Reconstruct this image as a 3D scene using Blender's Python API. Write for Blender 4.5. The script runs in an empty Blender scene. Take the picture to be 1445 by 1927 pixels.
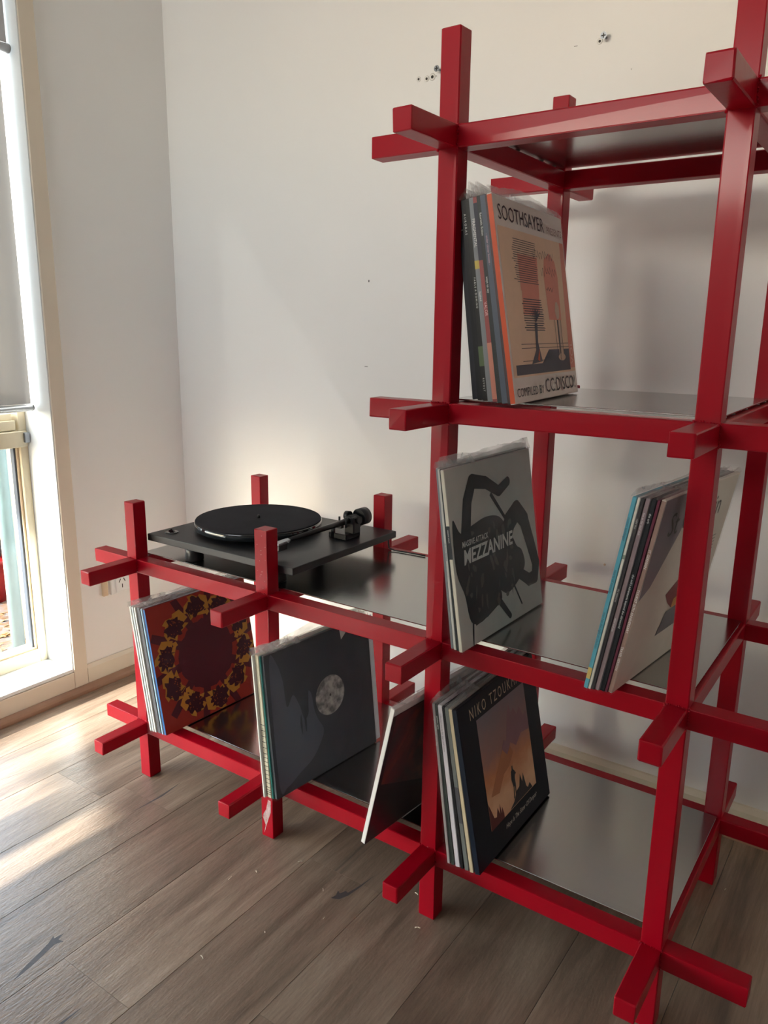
import bpy, bmesh, math, random
from mathutils import Vector, Matrix
S = 0.82                       # the design below is written in tube-spacing units; S turns them into metres
rnd = random.Random(7)
scene = bpy.context.scene

# ---------------------------------------------------------------- camera
cam_data = bpy.data.cameras.new('camera')
cam = bpy.data.objects.new('camera', cam_data)
scene.collection.objects.link(cam)
RX = Vector((0.82046009, 0.57157643, 0.01206776)); UP = Vector((-0.14139957, 0.18242667, 0.9729988)); FW = Vector((-0.5539417, 0.80001306, -0.23049446))
m = Matrix((RX, UP, -FW)).transposed().to_4x4()
m.translation = Vector((1.76601734, -1.33411831, 1.31560186)) * S
cam.matrix_world = m
cam_data.sensor_fit = 'VERTICAL'; cam_data.sensor_height = 36.0
cam_data.lens = 1463.11 / 1927 * 36.0
cam_data.clip_start = 0.01
scene.camera = cam

# ---------------------------------------------------------------- world, sun, exposure
scene.view_settings.view_transform = 'Standard'
scene.view_settings.look = 'None'
scene.view_settings.gamma = 1.0
scene.view_settings.use_curve_mapping = False
scene.view_settings.exposure = 1.98
scene.cycles.max_bounces = 10
scene.cycles.diffuse_bounces = 6
scene.cycles.transparent_max_bounces = 40
scene.cycles.use_denoising = True

world = bpy.data.worlds.new('world'); scene.world = world; world.use_nodes = True
wn = world.node_tree; wn.nodes.clear()
wo = wn.nodes.new('ShaderNodeOutputWorld'); wb = wn.nodes.new('ShaderNodeBackground'); ws = wn.nodes.new('ShaderNodeTexSky')
ws.sky_type = 'NISHITA'; ws.sun_disc = False; ws.sun_elevation = math.radians(26); ws.sun_rotation = math.radians(203)
ws.air_density = 1.0; ws.dust_density = 2.0
wb.inputs['Strength'].default_value = 0.45
hz = wn.nodes.new('ShaderNodeMix'); hz.data_type = 'RGBA'; hz.inputs[0].default_value = 0.45
hz.inputs[7].default_value = (6.4, 7.5, 8.7, 1)
wn.links.new(ws.outputs[0], hz.inputs[6]); wn.links.new(hz.outputs[2], wb.inputs[0]); wn.links.new(wb.outputs[0], wo.inputs[0])

sun_dir = Vector((0.42, 1.0, -0.52)).normalized()       # the way the light travels
sd = bpy.data.lights.new('sun', 'SUN'); sd.energy = 8.5; sd.angle = math.radians(0.6); sd.color = (1.0, 0.96, 0.91)
sun = bpy.data.objects.new('sun', sd); scene.collection.objects.link(sun)
sun.rotation_euler = sun_dir.to_track_quat('-Z', 'Y').to_euler(); sun.location = (-3, -4, 4)

def portal(name, loc, sx, sy, direction):
    l = bpy.data.lights.new(name, 'AREA'); l.shape = 'RECTANGLE'; l.size = sx * S; l.size_y = sy * S
    l.cycles.is_portal = True
    o = bpy.data.objects.new(name, l); scene.collection.objects.link(o)
    o.location = Vector(loc) * S; o.rotation_euler = Vector(direction).to_track_quat('-Z', 'Z').to_euler()
portal('sky_portal', (-0.90, -1.47, 1.33), 3.3, 2.5, (1, 0, 0))
portal('sky_portal', (0.2, -3.52, 2.4), 1.6, 0.8, (0, 1, 0))

# ---------------------------------------------------------------- materials
def new_mat(name):
    mt = bpy.data.materials.new(name); mt.use_nodes = True
    nt = mt.node_tree; b = nt.nodes['Principled BSDF']
    return mt, nt, b
def principled(name, col, rough=0.5, metal=0.0, spec=0.5, coat=0.0, noise=0.0, nscale=30.0, bump=0.0, bscale=200.0, alpha=1.0, coat_rough=0.1):
    mt, nt, b = new_mat(name)
    b.inputs['Base Color'].default_value = (*col, 1); b.inputs['Roughness'].default_value = rough
    b.inputs['Metallic'].default_value = metal; b.inputs['Specular IOR Level'].default_value = spec
    b.inputs['Coat Weight'].default_value = coat; b.inputs['Coat Roughness'].default_value = coat_rough; b.inputs['Alpha'].default_value = alpha
    if noise or bump:
        tc = nt.nodes.new('ShaderNodeTexCoord')
    if noise:
        n = nt.nodes.new('ShaderNodeTexNoise'); n.inputs['Scale'].default_value = nscale; n.inputs['Detail'].default_value = 5
        nt.links.new(tc.outputs['Object'], n.inputs['Vector'])
        mr = nt.nodes.new('ShaderNodeMapRange'); mr.inputs[3].default_value = 1 - noise; mr.inputs[4].default_value = 1 + noise
        nt.links.new(n.outputs[0], mr.inputs[0])
        vm = nt.nodes.new('ShaderNodeVectorMath'); vm.operation = 'SCALE'; vm.inputs[0].default_value = col
        nt.links.new(mr.outputs[0], vm.inputs['Scale']); nt.links.new(vm.outputs[0], b.inputs['Base Color'])
    if bump:
        n2 = nt.nodes.new('ShaderNodeTexNoise'); n2.inputs['Scale'].default_value = bscale; n2.inputs['Detail'].default_value = 3
        nt.links.new(tc.outputs['Object'], n2.inputs['Vector'])
        bp = nt.nodes.new('ShaderNodeBump'); bp.inputs['Strength'].default_value = bump; bp.inputs['Distance'].default_value = 0.002
        nt.links.new(n2.outputs[0], bp.inputs['Height']); nt.links.new(bp.outputs[0], b.inputs['Normal'])
    return mt
_flat = {}
def flat(col, rough=0.5):
    k = (tuple(round(c, 3) for c in col), rough)
    if k not in _flat: _flat[k] = principled('print_%d' % len(_flat), col, rough, spec=0.25, noise=0.06, nscale=40)
    return _flat[k]
def srgb(r, g, b):
    f = lambda c: (c / 255 / 12.92) if c / 255 <= 0.04045 else ((c / 255 + 0.055) / 1.055) ** 2.4
    return (f(r), f(g), f(b))

M = {}
M['wall'] = principled('wall_paint', (0.88, 0.875, 0.86), 0.75, noise=0.015, nscale=3, bump=0.08, bscale=350)
M['wall_far'] = principled('dimmed_wall_paint', (0.42, 0.41, 0.40), 0.8)  # darkened tone for the unseen wall, to cut the fill light
M['ceiling'] = principled('ceiling_paint', (0.85, 0.84, 0.8), 0.9)
M['reveal'] = principled('reveal_paint', (0.80, 0.82, 0.82), 0.45, noise=0.02, nscale=12)
M['architrave'] = principled('beige_gloss_paint', (0.76, 0.67, 0.55), 0.35, noise=0.03, nscale=6)
M['skirting'] = principled('cream_gloss_paint', (0.76, 0.70, 0.58), 0.35, noise=0.03, nscale=6)
M['alu'] = principled('cream_window_enamel', (0.66, 0.58, 0.42), 0.3, noise=0.03, nscale=10)
M['seal'] = principled('dark_seal', (0.05, 0.06, 0.08), 0.5)
M['red'] = principled('red_enamel', (0.34, 0.0004, 0.010), 0.40, spec=0.14, coat=0.2, coat_rough=0.12, noise=0.08, nscale=9, bump=0.12, bscale=60)
M['weld'] = principled('chipped_weld', (0.55, 0.16, 0.17), 0.35, noise=0.5, nscale=300)
M['plastic_white'] = principled('white_plastic', (0.83, 0.84, 0.84), 0.35)
M['black'] = principled('black_satin', (0.012, 0.013, 0.016), 0.38, noise=0.1, nscale=20)
M['mat_felt'] = principled('black_felt', (0.026, 0.026, 0.032), 0.95, spec=0.2, noise=0.35, nscale=14, bump=0.3, bscale=400)
M['gloss_black'] = principled('gloss_black', (0.010, 0.014, 0.018), 0.08, coat=1.0)
M['black_metal'] = principled('black_anodised', (0.02, 0.02, 0.022), 0.3, metal=0.4)
M['chrome'] = principled('bright_metal', (0.7, 0.7, 0.7), 0.2, metal=1)
M['zinc'] = principled('zinc_screw', (0.35, 0.37, 0.4), 0.3, metal=1)
M['dark'] = principled('dark_hole', (0.05, 0.045, 0.04), 0.9)
M['rubber'] = principled('grey_rubber', (0.35, 0.35, 0.33), 0.6)
M['plaster'] = principled('chipped_plaster', (0.82, 0.81, 0.78), 0.9)
M['beige'] = principled('beige_plastic', (0.70, 0.55, 0.38), 0.5)
M['paper'] = principled('card_edge', (0.75, 0.73, 0.68), 0.7, noise=0.1, nscale=60)
M['ink'] = principled('black_ink', (0.03, 0.027, 0.03), 0.5)
M['blind_rail'] = principled('anodised_rail', (0.62, 0.62, 0.64), 0.28, metal=0.6)
M['rail_cap'] = principled('rail_cap_grey', (0.30, 0.30, 0.31), 0.5)

def steel():
    mt, nt, b = new_mat('brushed_steel')
    b.inputs['Metallic'].default_value = 1.0; b.inputs['Base Color'].default_value = (0.50, 0.50, 0.49, 1); b.inputs['Roughness'].default_value = 0.2
    tc = nt.nodes.new('ShaderNodeTexCoord'); mp = nt.nodes.new('ShaderNodeMapping'); mp.inputs['Scale'].default_value = (1.5, 260, 1)
    n = nt.nodes.new('ShaderNodeTexNoise'); n.inputs['Scale'].default_value = 3; n.inputs['Detail'].default_value = 4
    nt.links.new(tc.outputs['Object'], mp.inputs[0]); nt.links.new(mp.outputs[0], n.inputs['Vector'])
    mr = nt.nodes.new('ShaderNodeMapRange'); mr.inputs[3].default_value = 0.13; mr.inputs[4].default_value = 0.24
    nt.links.new(n.outputs[0], mr.inputs[0]); nt.links.new(mr.outputs[0], b.inputs['Roughness'])
    bp = nt.nodes.new('ShaderNodeBump'); bp.inputs['Strength'].default_value = 0.05; bp.inputs['Distance'].default_value = 0.0005
    nt.links.new(n.outputs[0], bp.inputs['Height']); nt.links.new(bp.outputs[0], b.inputs['Normal'])
    return mt
M['steel'] = steel()

def wood_floor():
    mt, nt, b = new_mat('laminate_plank')
    L = nt.links.new; N = nt.nodes.new
    tc = N('ShaderNodeTexCoord'); oi = N('ShaderNodeObjectInfo')
    off = N('ShaderNodeVectorMath'); off.operation = 'SCALE'; off.inputs[0].default_value = (7.3, 31.7, 3.1)
    L(oi.outputs['Random'], off.inputs['Scale'])
    ad = N('ShaderNodeVectorMath'); L(tc.outputs['Object'], ad.inputs[0]); L(off.outputs[0], ad.inputs[1])
    def noise(sx, sy, scale, detail, dist=0.0, rough=0.55):
        mp = N('ShaderNodeMapping'); mp.inputs['Scale'].default_value = (sx, sy, 1); L(ad.outputs[0], mp.inputs[0])
        n = N('ShaderNodeTexNoise'); n.inputs['Scale'].default_value = scale; n.inputs['Detail'].default_value = detail
        n.inputs['Distortion'].default_value = dist; n.inputs['Roughness'].default_value = rough
        L(mp.outputs[0], n.inputs['Vector']); return n
    broad = noise(1, 0.10, 15, 9, 0.9, 0.62)
    fine = noise(1, 0.06, 210, 10, 0.1, 0.7)
    patch = noise(1, 0.45, 4, 3)
    crack = noise(1, 0.06, 13, 3, 1.2)
    r1 = N('ShaderNodeValToRGB'); e = r1.color_ramp.elements
    e[0].position = 0.28; e[0].color = (*srgb(100, 82, 69), 1); e[1].position = 0.74; e[1].color = (*srgb(168, 147, 128), 1)
    e2 = r1.color_ramp.elements.new(0.5); e2.color = (*srgb(136, 115, 98), 1)
    L(broad.outputs[0], r1.inputs[0])
    r2 = N('ShaderNodeMapRange'); r2.inputs[1].default_value = 0.32; r2.inputs[2].default_value = 0.68; r2.inputs[3].default_value = 0.80; r2.inputs[4].default_value = 1.17; L(fine.outputs[0], r2.inputs[0])
    r3 = N('ShaderNodeMapRange'); r3.inputs[3].default_value = 0.78; r3.inputs[4].default_value = 1.2; L(patch.outputs[0], r3.inputs[0])
    r4 = N('ShaderNodeMapRange'); r4.inputs[3].default_value = 0.80; r4.inputs[4].default_value = 1.12; L(oi.outputs['Random'], r4.inputs[0])
    m1 = N('ShaderNodeMath'); m1.operation = 'MULTIPLY'; L(r2.outputs[0], m1.inputs[0]); L(r3.outputs[0], m1.inputs[1])
    m2 = N('ShaderNodeMath'); m2.operation = 'MULTIPLY'; L(m1.outputs[0], m2.inputs[0]); L(r4.outputs[0], m2.inputs[1])
    sc = N('ShaderNodeVectorMath'); sc.operation = 'SCALE'; L(r1.outputs[0], sc.inputs[0]); L(m2.outputs[0], sc.inputs['Scale'])
    cr = N('ShaderNodeMapRange'); cr.inputs[1].default_value = 0.72; cr.inputs[2].default_value = 0.76; cr.inputs[3].default_value = 0; cr.inputs[4].default_value = 0.45; L(crack.outputs[0], cr.inputs[0])
    mx = N('ShaderNodeMix'); mx.data_type = 'RGBA'; mx.inputs[7].default_value = (0.03, 0.028, 0.03, 1)
    L(cr.outputs[0], mx.inputs[0]); L(sc.outputs[0], mx.inputs[6]); L(mx.outputs[2], b.inputs['Base Color'])
    gr = noise(1, 0.22, 230, 4)
    bp = N('ShaderNodeBump'); bp.inputs['Strength'].default_value = 0.6; bp.inputs['Distance'].default_value = 0.0015
    L(gr.outputs[0], bp.inputs['Height']); L(bp.outputs[0], b.inputs['Normal'])
    b.inputs['Roughness'].default_value = 0.28; b.inputs['Specular IOR Level'].default_value = 0.6
    return mt
M['floor'] = wood_floor()
M['knot'] = principled('dark_wood_knot', (0.07, 0.06, 0.06), 0.5)
M['subfloor'] = principled('subfloor', (0.04, 0.03, 0.025), 0.9)
M['quad'] = principled('brown_wood_quad', srgb(158, 122, 98), 0.35, noise=0.15, nscale=18)

def sleeve_plastic(name, a, col=(0.75, 0.76, 0.77), rough=0.18):
    mt, nt, b = new_mat(name); L = nt.links.new
    b.inputs['Base Color'].default_value = (*col, 1); b.inputs['Roughness'].default_value = rough; b.inputs['Specular IOR Level'].default_value = 0.6
    tc = nt.nodes.new('ShaderNodeTexCoord'); n = nt.nodes.new('ShaderNodeTexNoise'); n.inputs['Scale'].default_value = 14; n.inputs['Detail'].default_value = 4; n.inputs['Distortion'].default_value = 1.5
    L(tc.outputs['Object'], n.inputs['Vector'])
    mr = nt.nodes.new('ShaderNodeMapRange'); mr.inputs[1].default_value = 0.35; mr.inputs[2].default_value = 0.75; mr.inputs[3].default_value = a * 0.6; mr.inputs[4].default_value = a * 1.8
    L(n.outputs[0], mr.inputs[0]); L(mr.outputs[0], b.inputs['Alpha'])
    bp = nt.nodes.new('ShaderNodeBump'); bp.inputs['Strength'].default_value = 0.25; bp.inputs['Distance'].default_value = 0.003
    L(n.outputs[0], bp.inputs['Height']); L(bp.outputs[0], b.inputs['Normal'])
    return mt
M['sleeve'] = sleeve_plastic('clear_sleeve', 0.04)
M['sleeve_soft'] = sleeve_plastic('soft_sleeve_lip', 0.26, (0.8, 0.8, 0.8), 0.25)

def glass():
    mt, nt, b = new_mat('window_glass'); nt.nodes.remove(b)
    out = nt.nodes['Material Output']; t = nt.nodes.new('ShaderNodeBsdfTransparent'); g = nt.nodes.new('ShaderNodeBsdfGlossy'); g.inputs['Roughness'].default_value = 0.02
    lw = nt.nodes.new('ShaderNodeLayerWeight'); pw = nt.nodes.new('ShaderNodeMath'); pw.operation = 'POWER'; pw.inputs[1].default_value = 5.0
    nt.links.new(lw.outputs['Facing'], pw.inputs[0]); fr = nt.nodes.new('ShaderNodeMath'); fr.operation = 'MULTIPLY_ADD'; fr.inputs[1].default_value = 0.9; fr.inputs[2].default_value = 0.04; nt.links.new(pw.outputs[0], fr.inputs[0]); mx = nt.nodes.new('ShaderNodeMixShader')
    t.inputs[0].default_value = (0.93, 0.96, 0.95, 1)
    nt.links.new(fr.outputs[0], mx.inputs[0]); nt.links.new(t.outputs[0], mx.inputs[1]); nt.links.new(g.outputs[0], mx.inputs[2]); nt.links.new(mx.outputs[0], out.inputs[0])
    return mt
M['glass'] = glass()

def blind_fabric(name, col, openness, transl):
    mt, nt, b = new_mat(name); nt.nodes.remove(b); L = nt.links.new
    out = nt.nodes['Material Output']
    d = nt.nodes.new('ShaderNodeBsdfDiffuse'); tl = nt.nodes.new('ShaderNodeBsdfTranslucent'); t = nt.nodes.new('ShaderNodeBsdfTransparent')
    d.inputs[0].default_value = (*col, 1); tl.inputs[0].default_value = (*col, 1)
    tc = nt.nodes.new('ShaderNodeTexCoord'); mp = nt.nodes.new('ShaderNodeMapping'); mp.inputs['Scale'].default_value = (1, 1, 0.02)
    n = nt.nodes.new('ShaderNodeTexNoise'); n.inputs['Scale'].default_value = 160; n.inputs['Detail'].default_value = 6
    L(tc.outputs['Object'], mp.inputs[0]); L(mp.outputs[0], n.inputs['Vector'])
    mr = nt.nodes.new('ShaderNodeMapRange'); mr.inputs[1].default_value = 0.3; mr.inputs[2].default_value = 0.7; mr.inputs[3].default_value = openness * 0.7; mr.inputs[4].default_value = openness * 1.3; L(n.outputs[0], mr.inputs[0])
    a = nt.nodes.new('ShaderNodeMixShader'); a.inputs[0].default_value = transl; L(d.outputs[0], a.inputs[1]); L(tl.outputs[0], a.inputs[2])
    c = nt.nodes.new('ShaderNodeMixShader'); L(mr.outputs[0], c.inputs[0]); L(a.outputs[0], c.inputs[1]); L(t.outputs[0], c.inputs[2]); L(c.outputs[0], out.inputs[0])
    return mt
M['sheer'] = blind_fabric('sunscreen_mesh', (0.28, 0.26, 0.25), 0.007, 0.13)
M['blockout'] = blind_fabric('lined_blind_cloth', (0.42, 0.41, 0.42), 0.0, 0.12)

# ---------------------------------------------------------------- geometry helpers
def box(bm, x0, x1, y0, y1, z0, z1, bev=0.0, seg=1):
    vs = [bm.verts.new((x, y, z)) for x in (x0, x1) for y in (y0, y1) for z in (z0, z1)]
    fs = [bm.faces.new([vs[i] for i in f]) for f in ((0, 1, 3, 2), (4, 6, 7, 5), (0, 4, 5, 1), (2, 3, 7, 6), (0, 2, 6, 4), (1, 5, 7, 3))]
    if bev:
        es = list({e for f in fs for e in f.edges})
        bmesh.ops.bevel(bm, geom=es, offset=bev, segments=seg, affect='EDGES', profile=0.5)
    return bm
def tube(bm, p0, p1, r0, r1=None, seg=20, caps=True):
    p0 = Vector(p0); p1 = Vector(p1); r1 = r0 if r1 is None else r1
    d = (p1 - p0).normalized(); a = d.orthogonal().normalized(); b = d.cross(a)
    A = [bm.verts.new(p0 + (a * math.cos(t) + b * math.sin(t)) * r0) for t in [2 * math.pi * i / seg for i in range(seg)]]
    B = [bm.verts.new(p1 + (a * math.cos(t) + b * math.sin(t)) * r1) for t in [2 * math.pi * i / seg for i in range(seg)]]
    for i in range(seg):
        f = bm.faces.new((A[i], A[(i + 1) % seg], B[(i + 1) % seg], B[i])); f.smooth = True
    if caps: bm.faces.new(A[::-1]); bm.faces.new(B)
    return bm
def lathe(bm, prof, cx=0, cy=0, seg=48):
    rings = []
    for r, z in prof:
        rings.append([bm.verts.new((cx + r * math.cos(2 * math.pi * i / seg), cy + r * math.sin(2 * math.pi * i / seg), z)) for i in range(seg)])
    for k in range(len(prof) - 1):
        for i in range(seg):
            f = bm.faces.new((rings[k][i], rings[k][(i + 1) % seg], rings[k + 1][(i + 1) % seg], rings[k + 1][i])); f.smooth = (abs(prof[k][1] - prof[k + 1][1]) > 1e-5)
    bm.faces.new(rings[0][::-1]); bm.faces.new(rings[-1])
    return bm
def chain(bm, pts, r, seg=8):
    for a, b in zip(pts, pts[1:]): tube(bm, a, b, r, r, seg)
    return bm
def prism(bm, pts, h):
    """pts: a 3D outline; h: the vector it is thickened along."""
    h = Vector(h); A = [bm.verts.new(p) for p in pts]; B = [bm.verts.new(Vector(p) + h) for p in pts]
    n = len(pts)
    bm.faces.new(A[::-1]); bm.faces.new(B)
    for i in range(n): bm.faces.new((A[i], A[(i + 1) % n], B[(i + 1) % n], B[i]))
    return bm
def obj(name, bm, mat, parent=None, loc=(0, 0, 0), rot=(0, 0, 0), normals=True):
    if normals: bmesh.ops.recalc_face_normals(bm, faces=bm.faces)
    me = bpy.data.meshes.new(name)
    for v in bm.verts: v.co *= S
    bm.to_mesh(me); bm.free()
    me.materials.append(mat)
    o = bpy.data.objects.new(name, me); scene.collection.objects.link(o)
    o.location = Vector(loc) * S; o.rotation_euler = rot
    if parent: o.parent = parent
    return o
def empty(name, loc, rot=(0, 0, 0)):
    o = bpy.data.objects.new(name, None); scene.collection.objects.link(o)
    o.location = Vector(loc) * S; o.rotation_euler = rot; o.empty_display_size = 0.05
    return o
def tag(o, label, cat, group=None, kind=None):
    if label: o['label'] = label
    if cat: o['category'] = cat
    if group: o['group'] = group
    if kind: o['kind'] = kind
    return o
def structure(name, bm, mat, **k):
    o = obj(name, bm, mat, **k); o['kind'] = 'structure'; return o
B = bmesh.new

# ---------------------------------------------------------------- the room
XL, YB, ZC, XR, YF = -0.645, 0.735, 2.95, 3.4, -3.4        # left wall, back wall, ceiling, right wall, wall behind the camera
WY0, WY1, WZ0, WZ1 = -3.1, 0.167, 0.102, 2.55              # window opening in the left wall
floor = structure('floor', box(B(), XL - 0.35, XR, YF, YB, -0.08, -0.03), M['subfloor'])
PW = 0.2172; joints = {0: -0.572, 1: -0.02, 2: -0.431, -3: -0.165, -2: -0.096, 3: -0.74, 4: 0.15, -1: -0.86, -4: -0.62, 5: -0.30, 6: -0.95}
first_plank = {}
for c in range(-5, 14):
    x0 = 0.4233 + c * PW; x1 = x0 + PW
    x0 = max(x0, XL - 0.05); x1 = min(x1, XR)
    if x1 - x0 < 0.02: continue
    j = joints.get(c, -rnd.random() * 1.49)
    ys = [j + k * 1.49 for k in range(-3, 3)]
    ys = [YF] + [y for y in ys if YF < y < YB] + [YB]
    for a, b_ in zip(ys, ys[1:]):
        key = (round(x1 - x0, 4), round(b_ - a, 4)); cx, cy = (x0 + x1) / 2, (a + b_) / 2
        if key in first_plank:
            o = first_plank[key].copy(); scene.collection.objects.link(o); o.location = (cx * S, cy * S, 0); o.parent = floor
        else:
            hx, hy = (x1 - x0) / 2 - 0.0004, (b_ - a) / 2 - 0.0003
            bm = box(B(), -hx, hx, -hy, hy, -0.028, 0.0)
            es = [e for e in bm.edges if all(v.co.z > -0.001 for v in e.verts) and abs(e.verts[0].co.y - e.verts[1].co.y) > 0.01]
            bmesh.ops.bevel(bm, geom=es, offset=0.0005, segments=1, affect='EDGES')
            o = obj('plank', bm, M['floor'], floor, loc=(cx, cy, 0)); first_plank[key] = o
def knot(pts):
    bm = B(); prism(bm, [(x, y, 0.0) for x, y in pts], (0, 0, 0.00012)); obj('dark_knot', bm, M['knot'], floor)
knot([(0.392, -0.668), (0.386, -0.62), (0.378, -0.585), (0.372, -0.562), (0.380, -0.545), (0.366, -0.548), (0.360, -0.530), (0.356, -0.552), (0.348, -0.548), (0.358, -0.566), (0.366, -0.59), (0.376, -0.63)])
knot([(0.772, -0.100), (0.790, -0.092), (0.800, -0.070), (0.806, -0.035), (0.812, 0.03), (0.802, -0.03), (0.794, -0.062), (0.786, -0.060), (0.780, -0.075), (0.770, -0.070), (0.776, -0.085)])
knot([(-0.334, -0.31), (-0.322, -0.26), (-0.304, -0.20), (-0.318, -0.25)])
knot([(0.114, -0.165), (0.121, -0.11), (0.124, -0.06), (0.112, 0.02), (0.117, -0.07), (0.116, -0.12)])
knot([(0.56, -0.72), (0.566, -0.68), (0.562, -0.62), (0.558, -0.68)])
structure('ceiling', box(B(), XL - 0.35, XR + 0.1, YF - 0.2, YB + 0.1, ZC, ZC + 0.1), M['ceiling'])
wall_back = structure('wall_back', box(B(), XL - 0.35, XR + 0.1, YB, YB + 0.1, -0.08, ZC), M['wall'])
bm = B(); T0 = XL - 0.235; LG = 0.0125
box(bm, T0, XL, WY1 + LG, YB, -0.08, ZC); box(bm, T0, XL, YF - 0.2, WY0 - LG, -0.08, ZC)
box(bm, T0, XL, WY0 - LG, WY1 + LG, -0.08, WZ0 - LG); box(bm, T0, XL, WY0 - LG, WY1 + LG, WZ1 + LG, ZC)
structure('wall_left', bm, M['wall'])
structure('wall_right', box(B(), XR, XR + 0.1, YF - 0.2, YB, -0.08, ZC), M['wall'])
bm = B(); HX0, HX1, HZ0, HZ1 = -0.6, 1.0, 2.0, 2.8        # unseen high opening behind the camera, added to brighten the upper walls
box(bm, XL, HX0, YF - 0.1, YF, -0.08, ZC); box(bm, HX1, XR, YF - 0.1, YF, -0.08, ZC)
box(bm, HX0, HX1, YF - 0.1, YF, -0.08, HZ0); box(bm, HX0, HX1, YF - 0.1, YF, HZ1, ZC)
structure('wall_front', bm, M['wall_far'])
structure('added_sun_block', box(B(), -2.6, XR + 0.6, -5.7, YF - 0.1, 2.85, 2.95), M['ceiling'])  # unseen slab, added to keep the sun out of the high opening

# skirtings and the brown quadrant moulding
def skirting(name, a, b_, horizontal, h, th, mat):
    bm = B()
    if horizontal: pts = [(a, YB, 0), (a, YB - th, 0), (a, YB - th, h - 0.012), (a, YB - th * 0.45, h), (a, YB, h)]; prism(bm, pts, (b_ - a, 0, 0))
    else: pts = [(XL, a, 0), (XL + th, a, 0), (XL + th, a, h - 0.012), (XL + th * 0.45, a, h), (XL, a, h)]; prism(bm, pts, (0, b_ - a, 0))
    return structure(name, bm, mat)
skirting('baseboard_back', XL + 0.016, XR, True, 0.088, 0.02, M['skirting'])
skirting('baseboard_left', 0.226, YB, False, 0.094, 0.015, M['skirting'])
def quad(name, pts2, a, b_, horizontal):
    bm = B()
    if horizontal: prism(bm, [(a, YB - 0.02 - u, v) for u, v in pts2], (b_ - a, 0, 0))
    else: prism(bm, [(XL + 0.015 + u, a, v) for u, v in pts2], (0, b_ - a, 0))
    return structure(name, bm, M['quad'])
qp = [(0, 0), (0.022, 0), (0.022, 0.005), (0.020, 0.012), (0.015, 0.019), (0.009, 0.024), (0.004, 0.027), (0, 0.027)]
quad('trim_1', qp, YF, YB - 0.02, False)
quad('trim_2', qp, XL + 0.05, XR, True)

# ---------------------------------------------------------------- the tall window
win = empty('window_1', (XL, (WY0 + WY1) / 2, 0)); win['kind'] = 'structure'
def wpart(name, bm, mat):
    for v in bm.verts: v.co -= Vector((XL, (WY0 + WY1) / 2, 0))
    return obj(name, bm, mat, win)
FX0, FX1 = -0.875, -0.785                                   # window frame depth
# reveal linings: jamb, sill, head
wpart('reveal_lining', box(B(), FX0, XL + 0.012, WY1, WY1 + 0.012, WZ0 - 0.012, WZ1), M['reveal'])
wpart('reveal_lining', box(B(), FX0, XL + 0.012, WY0 - 0.012, WY0, WZ0 - 0.012, WZ1), M['reveal'])
wpart('window_sill', box(B(), FX0, XL + 0.012, WY0, WY1, WZ0 - 0.012, WZ0), M['reveal'])
wpart('reveal_lining', box(B(), FX0, XL + 0.012, WY0, WY1, WZ1, WZ1 + 0.012), M['reveal'])
# architraves round it
wpart('architrave', box(B(), XL, XL + 0.016, WY1 + 0.004, 0.225, 0.0, WZ1 + 0.07, 0.002), M['architrave'])
wpart('architrave', box(B(), XL, XL + 0.016, WY0 - 0.06, WY0, 0.0, WZ1 + 0.07, 0.002), M['architrave'])
wpart('architrave', box(B(), XL, XL + 0.0155, WY0, WY1 + 0.003, 0.0, WZ0 - 0.014, 0.002), M['architrave'])
wpart('architrave', box(B(), XL, XL + 0.016, WY0, WY1, WZ1 + 0.004, WZ1 + 0.07, 0.002), M['architrave'])
# aluminium frame
wpart('window_frame', box(B(), FX0, FX1, WY1 - 0.028, WY1, WZ0, WZ1, 0.002), M['alu'])
wpart('window_frame', box(B(), FX0, FX1, WY0, WY0 + 0.036, WZ0, WZ1, 0.002), M['alu'])
wpart('bottom_rail', box(B(), FX0, FX1, WY0 + 0.036, WY1 - 0.028, WZ0, WZ0 + 0.047, 0.002), M['alu'])
wpart('window_frame', box(B(), FX0, FX1, WY0 + 0.036, WY1 - 0.036, WZ1 - 0.05, WZ1, 0.002), M['alu'])
# sash stops, recessed
bm = B(); box(bm, -0.826, -0.800, WY1 - 0.037, WY1 - 0.028, WZ0 + 0.047, 0.905, 0.0015); wpart('glazing_bead', bm, M['beige'])
bm = B(); box(bm, -0.826, -0.800, WY0 + 0.036, WY1 - 0.037, WZ0 + 0.047, WZ0 + 0.054, 0.0015); wpart('glazing_bead', bm, M['beige'])
bm = B(); box(bm, -0.826, -0.806, WY1 - 0.044, WY1 - 0.037, WZ0 + 0.054, 0.905); wpart('glazing_seal', bm, M['seal'])
# transom: beam with a protruding lower lip, and the upper sash rail
wpart('transom', box(B(), FX0, FX1 + 0.012, WY0, WY1 - 0.006, 0.900, 0.955, 0.002), M['alu'])
wpart('transom', box(B(), FX0, FX1 - 0.004, WY0 + 0.036, WY1 - 0.036, 0.958, 0.992, 0.002), M['alu'])
wpart('window_frame', box(B(), FX0 + 0.02, FX1 - 0.018, WY0 + 0.036, WY1 - 0.04, 0.992, 1.015, 0.002), M['alu'])
wpart('bracket', box(B(), FX1 + 0.012, FX1 + 0.022, WY1 - 0.022, WY1 - 0.002, 0.915, 0.95, 0.002), M['zinc'])
gp = wpart('glass_pane', box(B(), -0.832, -0.828, WY0 + 0.036, WY1 - 0.030, WZ0 + 0.045, 0.905), M['glass'])
gp = wpart('glass_pane', box(B(), -0.842, -0.838, WY0 + 0.036, WY1 - 0.036, 1.0, WZ1 - 0.05), M['glass'])

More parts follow.
